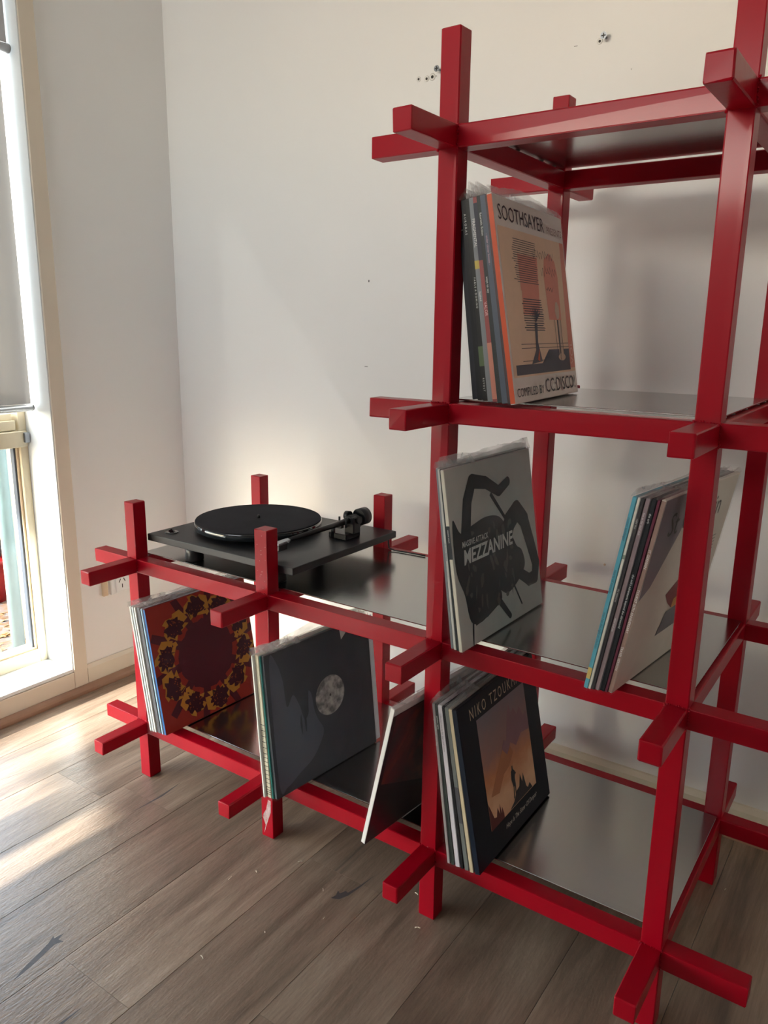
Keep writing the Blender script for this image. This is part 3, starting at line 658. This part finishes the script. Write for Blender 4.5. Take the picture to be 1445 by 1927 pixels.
def art_travel(r):
    rr = random.Random(4)
    obj('cover_print', front_poly(B(), [(0.36, 0.44), (0.50, 0.50), (0.58, 0.62), (0.66, 0.60), (0.70, 0.48), (0.62, 0.36), (0.5, 0.33), (0.42, 0.38)], 0.0006), flat(srgb(120, 40, 44), 0.4), r)
    obj('cover_print', front_poly(B(), [(0.38, 0.20), (0.66, 0.20), (0.62, 0.33), (0.44, 0.32)], 0.0006), flat(srgb(96, 92, 98), 0.4), r)
    obj('cover_print', front_poly(B(), [(0.0, 1.0), (0.36, 1.0), (0.30, 0.8), (0.10, 0.55), (0.0, 0.50)], 0.0005), flat(srgb(120, 110, 118), 0.4), r)
    obj('cover_print', front_poly(B(), [(0.50, 0.33), (0.56, 0.33), (0.56, 0.39), (0.50, 0.38)], 0.0009), flat(srgb(200, 140, 60), 0.4), r)
    bm = B()
    for i in range(5): front_poly(bm, [(0.80, 0.58 + i * 0.02), (0.9, 0.58 + i * 0.02), (0.9, 0.585 + i * 0.02), (0.80, 0.585 + i * 0.02)], 0.0006)
    obj('cover_print', bm, flat(srgb(130, 128, 122), 0.5), r)

# end bay, low wing
stack(0, (0.143, -10.2), (0.083, -9.4), (-0.058, -0.050), [
    dict(t=0.006, spine=WHITE, cover=WHITE, label='white edged record in clear plastic, outermost at the window end of the low wing', lip=0.014),
    dict(t=0.007, spine=srgb(190, 198, 205), cover=WHITE, label='pale blue grey edged record, second from the window end', lip=0.006),
    dict(t=0.006, spine=srgb(220, 220, 216), cover=WHITE, label='white edged record just before the thick dark grey one', lip=0.01, sleeve=False),
    dict(t=0.013, spine=srgb(90, 92, 98), cover=srgb(120, 112, 110), label='thick record with a dark grey spine behind the red and yellow cover', lip=0.004, sleeve=False),
    dict(t=0.006, spine=srgb(150, 180, 205), cover=srgb(200, 205, 210), label='light blue edged record squeezed beside the thick dark grey spine', lip=0.016),
    dict(t=0.008, spine=srgb(48, 98, 158), cover=srgb(90, 26, 36), label='record with a blue spine and a maroon and yellow wreath cover', art=art_wreath, sleeve=False),
], G1, (1.0, 1.8))
# second bay, low wing
stack(0, (0.602, -6.1), (0.566, -5.0), (-0.105, -0.094), [
    dict(t=0.005, spine=srgb(226, 226, 222), cover=WHITE, label='record in crinkled white plastic at the left of the brick patterned spine', lip=0.028),
    dict(t=0.014, spine=srgb(206, 200, 180), cover=CREAM, label='record with a cream spine drawn over with a black brick pattern', lip=0.018,
         bands=[(v, v + 0.004, (0.03, 0.03, 0.03)) for v in [0.03, 0.045, 0.06, 0.08, 0.11, 0.14, 0.17, 0.20, 0.23, 0.26, 0.29, 0.32, 0.36, 0.40, 0.44, 0.48, 0.52]], spine_text=[('I-I_I-I_I-I_I-I_I-I_I-I_I-I_', 0.50, 0.008)], text_col=(0.03, 0.03, 0.03)),
    dict(t=0.005, spine=srgb(28, 112, 108), cover=srgb(30, 100, 98), label='record with a teal green spine in the second bay', lip=0.01),
    dict(t=0.008, spine=srgb(70, 76, 82), cover=srgb(48, 52, 60), label='black record cover with a speckled grey round label in the middle', art=art_disc, lip=0.03, back_edge=srgb(225, 230, 240)),
], G2, (5.0, 5.5))
# lone record leaning the other way
record(0.872, -0.104, zs[0] + 0.0258, 5.2, 12.8, 0.011, srgb(226, 222, 218), srgb(214, 208, 206), 'white edged record with a dark red cloudy cover leaning right on the middle post', 'lone record', lip=0.016, art=art_nebula)
# foot of the tower
stack(0, (1.133, -11.2), (1.055, -7.9), (-0.050, -0.047), [
    dict(t=0.007, spine=srgb(150, 140, 142), cover=srgb(120, 110, 112), label='record in a milky plastic sleeve nearest the middle post at the foot of the tower', lip=0.02, spine_text=[('- original soundtrack recording', 0.93, 0.0055)]),
    dict(t=0.008, spine=srgb(40, 48, 46), cover=srgb(40, 44, 44), label='record with a greenish black spine at the foot of the tower', lip=0.008, spine_text=[('aphelion nights', 0.93, 0.005)]),
    dict(t=0.011, spine=srgb(198, 192, 200), cover=srgb(200, 196, 202), label='record with a pale lilac white spine and small grey print', lip=0.015, spine_text=[('collected works for tape and voice', 0.95, 0.006)], text_col=(0.12, 0.12, 0.13)),
    dict(t=0.007, spine=srgb(26, 26, 30), cover=srgb(40, 40, 44), label='record with a plain black spine between the lilac white and the clear one', lip=0.006, sleeve=False),
    dict(t=0.010, spine=srgb(104, 108, 106), cover=srgb(110, 112, 114), label='record in a glassy grey sleeve with a dark strip low on its spine', lip=0.012, bands=[(0.30, 0.52, (0.06, 0.06, 0.07))]),
    dict(t=0.009, spine=srgb(196, 180, 150), cover=srgb(150, 144, 132), label='record with a cream tan spine next to the navy bordered cover', lip=0.012),
    dict(t=0.012, spine=srgb(16, 26, 42), cover=srgb(14, 20, 32), label='record with a navy border round a painted dusk mountain and tiny figure', sleeve=False, art=art_mountain, dy=0.0,
         lettering=[('NIKO TZOUKMANIS', 0.12, 0.885, 0.098, srgb(206, 186, 160), dict(fit=0.78, space=1.4)),
                    ('Hope Is The Sister Of Despair', 0.36, 0.095, 0.042, srgb(214, 206, 190), dict(sx=0.85, shear=0.4))]),
], G4, (0.2, 0.0))
# middle plate, left group
stack(1, (1.079, -9.0), (1.048, -7.6), (-0.054, -0.061), [
    dict(t=0.006, spine=srgb(120, 126, 132), cover=srgb(150, 150, 150), label='record with a blue grey spine nearest the post on the middle plate', lip=0.018),
    dict(t=0.006, spine=srgb(196, 196, 190), cover=WHITE, label='record with a pale spine behind the dark shape cover', lip=0.014, spine_text=[('the heart beneath', 0.6, 0.005)], text_col=(0.1, 0.12, 0.2)),
    dict(t=0.005, spine=srgb(24, 36, 40), cover=srgb(60, 66, 70), label='thin record with a dark petrol spine between two pale ones', lip=0.012),
    dict(t=0.008, spine=srgb(206, 200, 184), cover=srgb(206, 198, 190), label='record with a silver grey cover, a black angular shape and white lettering', art=art_dark_shape, lip=0.026,
         bands=[(0.52, 0.70, (0.03, 0.035, 0.04))], spine_text=[('massive attack', 0.68, 0.0045)],
         lettering=[('MASSIVE ATTACK', 0.10, 0.560, 0.045, srgb(225, 222, 216), dict(bold=0.0003, fit=0.29, shear=0.15)),
                    ('MEZZANINE', 0.10, 0.465, 0.112, srgb(232, 228, 222), dict(bold=0.0011, fit=0.58, shear=0.15))]),
], G5, (1.0, 1.4))
# middle plate, right group
stack(1, (1.378, 10.1), (1.328, 9.5), (-0.064, -0.056), [
    dict(t=0.008, spine=srgb(84, 158, 176), cover=srgb(90, 160, 176), label='record with a light blue spine and small dark lettering', lip=0.014, bands=[(0.06, 0.12, srgb(196, 170, 100))], text_col=(0.05, 0.07, 0.09),
         spine_text=[('roman sandinger', 0.9, 0.0062), ('hearts of tornado', 0.64, 0.0062), ('man has the right to chicken', 0.42, 0.0062)]),
    dict(t=0.005, spine=srgb(216, 214, 200), cover=WHITE, label='record with a white and ivory spine beside the light blue one', lip=0.006, bands=[(0.70, 0.72, (0.2, 0.25, 0.2))]),
    dict(t=0.006, spine=srgb(54, 52, 56), cover=srgb(60, 58, 60), label='record with a charcoal spine in the right leaning group', lip=0.008, spine_text=[('night bus', 0.9, 0.005), ('the ventures', 0.55, 0.005)]),
    dict(t=0.008, spine=srgb(140, 122, 126), cover=srgb(140, 130, 132), label='record with a dusty mauve spine in the right leaning group', lip=0.008, text_col=(0.75, 0.72, 0.7), spine_text=[('live at the deaf club', 0.93, 0.005), ('wind and sea', 0.4, 0.005)]),
    dict(t=0.009, spine=srgb(18, 20, 28), cover=srgb(24, 24, 30), label='record in crinkled shiny black plastic with small white spine lettering', lip=0.012, text_col=(0.75, 0.75, 0.75), spine_text=[('the orb', 0.93, 0.0058), ("the orb's adventures beyond the ultraworld", 0.63, 0.0058)]),
    dict(t=0.005, spine=srgb(104, 40, 62), cover=srgb(90, 40, 56), label='thin record with a wine red spine next to the pale cover', lip=0.006, sleeve=False),
    dict(t=0.008, spine=srgb(150, 122, 112), cover=srgb(206, 196, 184), label='record with a pale warm grey cover, dark red shape and spine lettering', art=art_travel, lip=0.016, text_col=(0.85, 0.82, 0.78),
         spine_text=[('ST GERMAIN', 0.76, 0.0062), ('TOURIST 20TH ANNIVERSARY', 0.56, 0.0062), ('TRAVEL VERSION', 0.26, 0.0062)],
         lettering=[('St Germain', 0.12, 0.80, 0.17, srgb(70, 66, 66), dict(sx=0.9))]),
], G6, (6.0, 6.4))
# upper plate
stack(2, (1.161, -10.0), (1.043, -7.6), (0.006, -0.050), [
    dict(t=0.013, spine=srgb(30, 34, 42), cover=srgb(34, 38, 46), label='record with a dark slate spine nearest the post on the upper plate', lip=0.03, spine_text=[('9', 0.86, 0.006)]),
    dict(t=0.013, spine=srgb(20, 22, 26), cover=srgb(24, 26, 30), label='record with a black spine and spaced white capitals', lip=0.012, spine_text=[('A U R O R A S', 0.93, 0.006)], text_col=(0.7, 0.7, 0.66)),
    dict(t=0.012, spine=srgb(34, 36, 34), cover=srgb(40, 42, 40), label='record with a soot black spine and a small green patch', lip=0.02, bands=[(0.18, 0.28, srgb(88, 104, 74))], spine_text=[('F A B L E  A  D O M I N O', 0.62, 0.005), ('R E V O L T', 0.12, 0.005)], text_col=(0.7, 0.7, 0.66)),
    dict(t=0.012, spine=srgb(128, 132, 136), cover=srgb(150, 152, 154), label='record with a silvery grey spine on the upper plate', lip=0.03, spine_text=[('FRAGMENTAL', 0.90, 0.008), ('hushed', 0.55, 0.006)], text_col=(0.8, 0.8, 0.78), bands=[(0.66, 0.70, srgb(190, 170, 90))]),
    dict(t=0.011, spine=srgb(150, 80, 78), cover=srgb(130, 70, 70), label='record with a faded red and salmon spine on the upper plate', lip=0.012, bands=[(0.70, 0.97, srgb(60, 60, 70)), (0.02, 0.30, srgb(196, 130, 112))], spine_text=[('VALOR', 0.5, 0.008)], text_col=(0.8, 0.5, 0.5)),
    dict(t=0.011, spine=srgb(52, 56, 56), cover=srgb(60, 62, 62), label='record with a grey green black spine and two line white print', lip=0.026, spine_text=[('futuristic fiction', 0.92, 0.0062), ('ways to say', 0.62, 0.0062)], text_col=(0.75, 0.76, 0.72)),
    dict(t=0.012, spine=srgb(86, 94, 106), cover=srgb(96, 102, 112), label='record with a steel blue spine and pink and turquoise print', lip=0.02, spine_text=[('- under clover houses -', 0.82, 0.0058)], text_col=(0.55, 0.35, 0.42)),
    dict(t=0.007, spine=srgb(72, 60, 64), cover=srgb(80, 70, 72), label='thin record with a brown grey spine against the orange edged one', lip=0.01, sleeve=False),
    dict(t=0.010, spine=srgb(196, 84, 50), cover=srgb(226, 214, 208), label='record with an orange spine and a beige and pink line drawn cover', art=art_rooms, lip=0.026,
         lettering=[('SOOTHSAYER', 0.04, 0.885, 0.105, srgb(66, 40, 50), dict(fit=0.64)), ('PRESENTS', 0.72, 0.885, 0.055, srgb(150, 112, 108), dict(fit=0.25)),
                    ('COMPILED BY', 0.03, 0.035, 0.062, srgb(60, 52, 58), dict(fit=0.39)), ('CC:DISCO!', 0.44, 0.035, 0.105, srgb(60, 52, 58), dict(fit=0.51)),
                    ('VOL', 0.965, 0.17, 0.07, srgb(236, 190, 175), dict(angle=math.pi / 2))]),
], G7, (-1.0, -4.0))

# torn strip of plastic hanging from the teal record's corner
bm = B()
P_ = [(0.587, -0.112, 0.196), (0.596, -0.112, 0.196), (0.597, -0.114, 0.165), (0.588, -0.118, 0.135), (0.577, -0.116, 0.105), (0.579, -0.113, 0.125), (0.572, -0.116, 0.150), (0.584, -0.115, 0.172)]
prism(bm, P_, (0, 0.0006, 0)); 
for v in bm.verts: v.co -= Vector((0.587, -0.112, 0.196))
tag(obj('plastic_scrap', bm, M['sleeve_soft'], loc=(0.587, -0.112, 0.196)), 'torn scrap of clear plastic hanging below the teal spined record', 'scrap')

# ---------------------------------------------------------------- turntable
TZ = zs[1] + 0.0258; TC = Vector((0.292, 0.243, TZ))
tt = empty('turntable', TC); tag(tt, 'black belt drive turntable with felt mat and straight tonearm on the low wing', 'turntable')
def tp(name, bm, mat, parent=tt):
    for v in bm.verts: v.co -= TC
    return obj(name, bm, mat, parent)
PT = TZ + 0.0605                                             # top face of the plinth
tp('plinth', box(B(), 0.022, 0.562, 0.020, 0.468, PT - 0.0195, PT, 0.0018, 2), M['black'])
for fx, fy in ((0.165, 0.062), (0.470, 0.062), (0.30, 0.43)):
    tp('foot', lathe(B(), [(0.024, TZ + 0.0005), (0.026, TZ + 0.004), (0.024, TZ + 0.022), (0.027, TZ + 0.041)], fx, fy, 28), M['black'])
PC = (0.232, 0.248); PR = 0.181
tp('sub_platter', lathe(B(), [(0.07, PT), (0.07, PT + 0.010)], *PC), M['black'])
tp('platter', lathe(B(), [(PR - 0.003, PT + 0.009), (PR, PT + 0.011), (PR, PT + 0.0275), (PR - 0.0015, PT + 0.029)], *PC, seg=96), M['gloss_black'])
tp('platter_mat', lathe(B(), [(PR - 0.003, PT + 0.0292), (PR - 0.002, PT + 0.0305), (PR - 0.003, PT + 0.0322)], *PC, seg=96), M['mat_felt'])
tp('spindle', lathe(B(), [(0.0045, PT + 0.032), (0.0045, PT + 0.040), (0.002, PT + 0.043)], *PC, seg=16), M['black_metal'])
sw = tp('power_switch', lathe(B(), [(0.019, PT + 0.0002), (0.019, PT + 0.002), (0.016, PT + 0.003)], 0.068, 0.068, 28), M['gloss_black'])
tp('switch_lever', prism(B(), [(0.055, 0.066, PT + 0.003), (0.081, 0.066, PT + 0.003), (0.070, 0.066, PT + 0.012)], (0, 0.005, 0)), M['gloss_black'], tt)
# tonearm
arm = tp('tonearm_base', box(B(), 0.449, 0.512, 0.297, 0.362, PT, PT + 0.016, 0.002), M['black'])
tp('bearing_housing', box(B(), 0.489, 0.522, 0.318, 0.350, PT + 0.014, PT + 0.062, 0.003), M['black'])
A0 = Vector((0.474, 0.108, PT + 0.038)); A1 = Vector((0.505, 0.340, PT + 0.052)); ad_ = (A1 - A0).normalized()
tp('arm_tube', tube(B(), A0, A1, 0.0055, 0.009, 20), M['black_metal'])
bm = B(); tube(bm, A1 - ad_ * 0.02, A1 + ad_ * 0.01, 0.013, 0.013, 20); tube(bm, A1 + Vector((-0.02, 0, 0)), A1 + Vector((0.022, 0, 0)), 0.011, 0.011, 18); tp('pivot_bearing', bm, M['black_metal'])
tp('bias_weight', tube(B(), A1 + Vector((-0.030, 0.004, 0.006)), A1 + Vector((-0.016, 0.004, 0.006)), 0.013, 0.013, 20), M['black_metal'])
tp('counterweight', tube(B(), A1 + ad_ * 0.020, A1 + ad_ * 0.048, 0.024, 0.024, 32), M['black'])
bm = B(); hc = Vector((0.464, 0.300, PT)); tube(bm, hc, hc + Vector((0, 0, 0.036)), 0.006, 0.006, 14); box(bm, 0.455, 0.497, 0.294, 0.306, PT + 0.032, PT + 0.040, 0.001)
for xx in (0.486, 0.508): tube(bm, (xx, 0.30, PT + 0.036), (xx, 0.30, PT + 0.064), 0.0028, 0.0028, 10)
tp('arm_rest', bm, M['black'])
hs = A0 - ad_ * 0.018
bm = B(); prism(bm, [(hs.x - 0.010, hs.y - 0.030, hs.z - 0.003), (hs.x + 0.010, hs.y - 0.032, hs.z - 0.003), (hs.x + 0.009, hs.y + 0.012, hs.z - 0.001), (hs.x + 0.004, hs.y + 0.022, hs.z), (hs.x - 0.004, hs.y + 0.022, hs.z), (hs.x - 0.009, hs.y + 0.012, hs.z - 0.001)], (0, 0, 0.004))
tube(bm, (hs.x + 0.008, hs.y + 0.002, hs.z), (hs.x + 0.026, hs.y - 0.010, hs.z + 0.004), 0.0012, 0.001, 8)
tp('headshell', bm, M['zinc'])
tp('cartridge', box(B(), hs.x - 0.009, hs.x + 0.009, hs.y - 0.028, hs.y + 0.004, hs.z - 0.020, hs.z - 0.003, 0.002), M['gloss_black'])
bm = B(); pts = []
for i in range(13):
    f = i / 12; pts.append((0.500 + 0.012 * math.sin(f * 3), 0.362 - 0.05 * f + 0.02 * math.sin(f * 5), PT + 0.044 * (1 - f) ** 1.5 + 0.003))
tp('bias_thread', chain(bm, pts, 0.0009, 6), M['chrome'])
bm = B(); pts = [(0.53, 0.474 - 0.004 * math.sin(i), PT - 0.012 - (PT - 0.012 - TZ - 0.003) * min(1, i / 5)) if i < 6 else (0.53 + 0.02 * (i - 5), 0.455 - 0.012 * (i - 5), TZ + 0.003) for i in range(10)]
pts = [(0.530, 0.468, PT - 0.010), (0.531, 0.472, PT - 0.022), (0.534, 0.470, PT - 0.040), (0.540, 0.465, TZ + 0.006), (0.560, 0.464, TZ + 0.003), (0.600, 0.468, TZ + 0.003), (0.66, 0.471, TZ + 0.003)]
tp('signal_cable', chain(bm, pts, 0.0022, 8), M['black'])

# ---------------------------------------------------------------- things on the walls
def at_left(name, x0, x1, y0, y1, z0, z1, bev=0.0): return box(B(), x0, x1, y0, y1, z0, z1, bev)
po = empty('power_outlet', (XL, 0.42, 0.382)); tag(po, 'white wall power outlet with angled slots, low on the window wall', 'power outlet')
def op(name, bm, mat, parent=po):
    for v in bm.verts: v.co -= Vector((XL, 0.42, 0.382))
    return obj(name, bm, mat, parent)
op('back_box', box(B(), XL, XL + 0.010, 0.352, 0.500, 0.330, 0.428, 0.003), M['plastic_white'])
op('face_plate', box(B(), XL + 0.010, XL + 0.016, 0.372, 0.494, 0.336, 0.422, 0.003), M['plastic_white'])
def slot(cy, cz, ang):
    c, s_ = math.cos(ang), math.sin(ang); hw, hh = 0.0018, 0.0075
    pts = [(XL + 0.0162, cy + a * c - b2 * s_, cz + a * s_ + b2 * c) for a, b2 in ((-hw, -hh), (hw, -hh), (hw, hh), (-hw, hh))]
    op('socket_slot', prism(B(), pts, (0.0003, 0, 0)), M['dark'])
for cy in (0.398, 0.466):
    slot(cy - 0.010, 0.380, -0.5); slot(cy + 0.010, 0.380, 0.5); slot(cy, 0.358, 0)
op('rocker_switch', box(B(), XL + 0.016, XL + 0.019, 0.427, 0.437, 0.392, 0.412, 0.001), M['plastic_white'])
tag(obj('beige_block', box(B(), 0, 0.012, -0.011, 0.011, -0.034, 0.034, 0.002), M['beige'], loc=(XL + 0.0002, 0.328, 0.368)), 'small upright beige block on the wall beside the power outlet', 'wall plate')  # plain beige block standing off the wall
def wall_screw(x, z, label):
    t = empty('wall_screw', (x, YB, z)); tag(t, label, 'screw', 'screws left in the back wall')
    obj('screw_shank', tube(B(), (0, 0, 0), (0, -0.016, 0), 0.003, 0.003, 10), M['zinc'], t)
    bm = B(); tube(bm, (0, -0.016, 0), (0, -0.020, 0), 0.005, 0.0085, 18); obj('screw_head', bm, M['zinc'], t)
    bm = B(); box(bm, -0.0055, 0.0055, -0.0206, -0.020, -0.0012, 0.0012); box(bm, -0.0012, 0.0012, -0.0207, -0.020, -0.0055, 0.0055); obj('cross_slot', bm, M['dark'], t)
wall_screw(0.985, 2.021, 'lone screw sticking out high on the back wall, right of the drilled holes')
wall_screw(0.507, 2.023, 'screw in the back wall just beside the tall post')
def hole(x, z, r, name='screw_hole'):
    bm = B(); tube(bm, (x, YB - 0.0004, z), (x, YB - 0.0010, z), r * 1.7, r * 1.3, 9); o = obj('chipped_edge', bm, M['plaster'], wall_back)
    bm = B(); tube(bm, (x, YB - 0.0010, z), (x, YB - 0.0016, z), r * 0.75, r * 0.7, 10); obj(name, bm, M['dark'], wall_back)
for x, z, r in ((0.969, 2.016, 0.0045), (0.436, 2.011, 0.0045), (0.463, 2.008, 0.005), (0.482, 2.010, 0.006), (0.495, 2.010, 0.0015), (1.054, 1.94, 0.001)): hole(x, z, r)
bm = B(); box(bm, 0.902, 0.911, YB - 0.0006, YB, 2.0155, 2.0165); box(bm, 0.263, 0.266, YB - 0.0006, YB, 1.455, 1.462); box(bm, 0.25, 0.262, YB - 0.0006, YB, 1.192, 1.1935); obj('scuff_mark', bm, M['dark'], wall_back)
bm = B(); bmesh.ops.create_icosphere(bm, subdivisions=1, radius=0.0035, matrix=Matrix.Translation((1.088, YB - 0.002, 0.678))); obj('brown_speck', bm, M['beige'], wall_back)

# shavings on the floor
bm = B()
for (x, y) in ((0.566, -0.137), (0.63, -0.045), (0.66, -0.40), (0.72, -0.27), (0.74, -0.09), (0.80, -0.16), (0.93, 0.03), (0.99, -0.06), (1.50, 0.20), (1.53, 0.48), (0.53, -0.19)):
    a = rnd.uniform(0, 3); l_ = rnd.uniform(0.002, 0.007)
    p0 = Vector((x, y, 0.0012)); d = Vector((math.cos(a), math.sin(a), 0)) * l_
    chain(bm, [p0 - d, p0 + Vector((0, 0.001, 0.001)), p0 + d], rnd.uniform(0.0006, 0.0014), 5)
tag(obj('wood_shavings', bm, principled('pale_shavings', (0.7, 0.62, 0.5), 0.8)), 'a few tiny pale shavings scattered on the brown plank floor', 'shavings', kind='stuff')

# ---------------------------------------------------------------- outside the window
def litter():
    mt, nt, b = new_mat('leaf_litter'); b.inputs['Roughness'].default_value = 0.9
    tc = nt.nodes.new('ShaderNodeTexCoord'); v = nt.nodes.new('ShaderNodeTexVoronoi'); v.inputs['Scale'].default_value = 38
    cr = nt.nodes.new('ShaderNodeValToRGB'); E = cr.color_ramp.elements; E[0].color = (0.035, 0.02, 0.015, 1); E[1].color = (0.16, 0.12, 0.10, 1)
    for p_, c_ in ((0.35, (0.13, 0.06, 0.025)), (0.6, (0.09, 0.07, 0.06))):
        q = E.new(p_); q.color = (*c_, 1)
    nt.links.new(tc.outputs['Object'], v.inputs['Vector']); nt.links.new(v.outputs['Color'], cr.inputs[0]); nt.links.new(cr.outputs[0], b.inputs[0])
    return mt
tag(obj('garden_ground', box(B(), -9, -0.97, -8, 6, -0.16, -0.10), litter()), None, None, kind='structure')
bm = B()
for _ in range(260):
    x, y = rnd.uniform(-1.9, -1.2), rnd.uniform(0.0, 0.6); x = min(x, -1.6) if y > 0.38 else x; a = rnd.uniform(0, 6.28); l_ = rnd.uniform(0.012, 0.03)
    c = Vector((x, y, -0.098)); d = Vector((math.cos(a), math.sin(a), rnd.uniform(0, 0.5))) * l_; e_ = Vector((-math.sin(a), math.cos(a), rnd.uniform(-0.3, 0.3))) * l_ * 0.45
    prism(bm, [c - d, c - e_, c + d, c + e_], (0, 0, 0.001))
tag(obj('fallen_leaves', bm, principled('dry_leaves', (0.22, 0.10, 0.03), 0.8, noise=0.6, nscale=20)), 'dry orange brown leaves lying on the ground outside the window', 'leaves', kind='stuff')
gw = box(B(), -1.54, -1.50, 0.44, 1.4, -0.1, 2.6)
tag(obj('garden_wall', gw, principled('rendered_wall', (0.30, 0.25, 0.18), 0.85, noise=0.25, nscale=25, bump=0.5, bscale=60)), None, None, kind='structure')
bm = B(); tube(bm, (0, 0, 0), (0, 0, 2.4), 0.026, 0.026, 20)
o = obj('downpipe', bm, principled('weathered_teal_paint', (0.075, 0.12, 0.125), 0.6, noise=0.35, nscale=22, bump=0.4, bscale=40), loc=(-1.36, 0.376, -0.0995)); tag(o, 'weathered grey green upright pipe outside the lower window pane', 'pipe')
bm = B(); lathe(bm, [(0.11, 0), (0.15, 0.15), (0.155, 0.21), (0.165, 0.21), (0.165, 0.235), (0.14, 0.235)], 0, 0, 28)
t = empty('plant_pot', (-2.15, 0.66, -0.0995)); tag(t, 'bright red plant pot with a bare shrub outside the lower window pane', 'plant pot')
obj('pot_body', bm, principled('red_glaze', (0.22, 0.006, 0.006), 0.3, noise=0.2, nscale=12), t)
bm = B()
for i in range(70):
    p = Vector((rnd.uniform(-0.08, 0.08), rnd.uniform(-0.08, 0.08), 0.22)); d = Vector((rnd.uniform(-0.3, 0.3), rnd.uniform(-0.3, 0.3), 1)).normalized()
    pts = [p.copy()]
    for k in range(6):
        d = (d + Vector((rnd.uniform(-0.4, 0.4), rnd.uniform(-0.4, 0.4), rnd.uniform(-0.1, 0.4)))).normalized(); p = p + d * 0.10; pts.append(p.copy())
    chain(bm, pts, 0.006, 5)
o = obj('shrub_twigs', bm, principled('grey_twigs', (0.04, 0.035, 0.035), 0.8), t); o['kind'] = 'stuff'
bm = B(); box(bm, -4.6, -4.5, -1.0, 5.0, -0.1, 1.9); tag(obj('garden_fence', bm, principled('fence_boards', (0.07, 0.06, 0.055), 0.8, noise=0.3, nscale=8)), None, None, kind='structure')
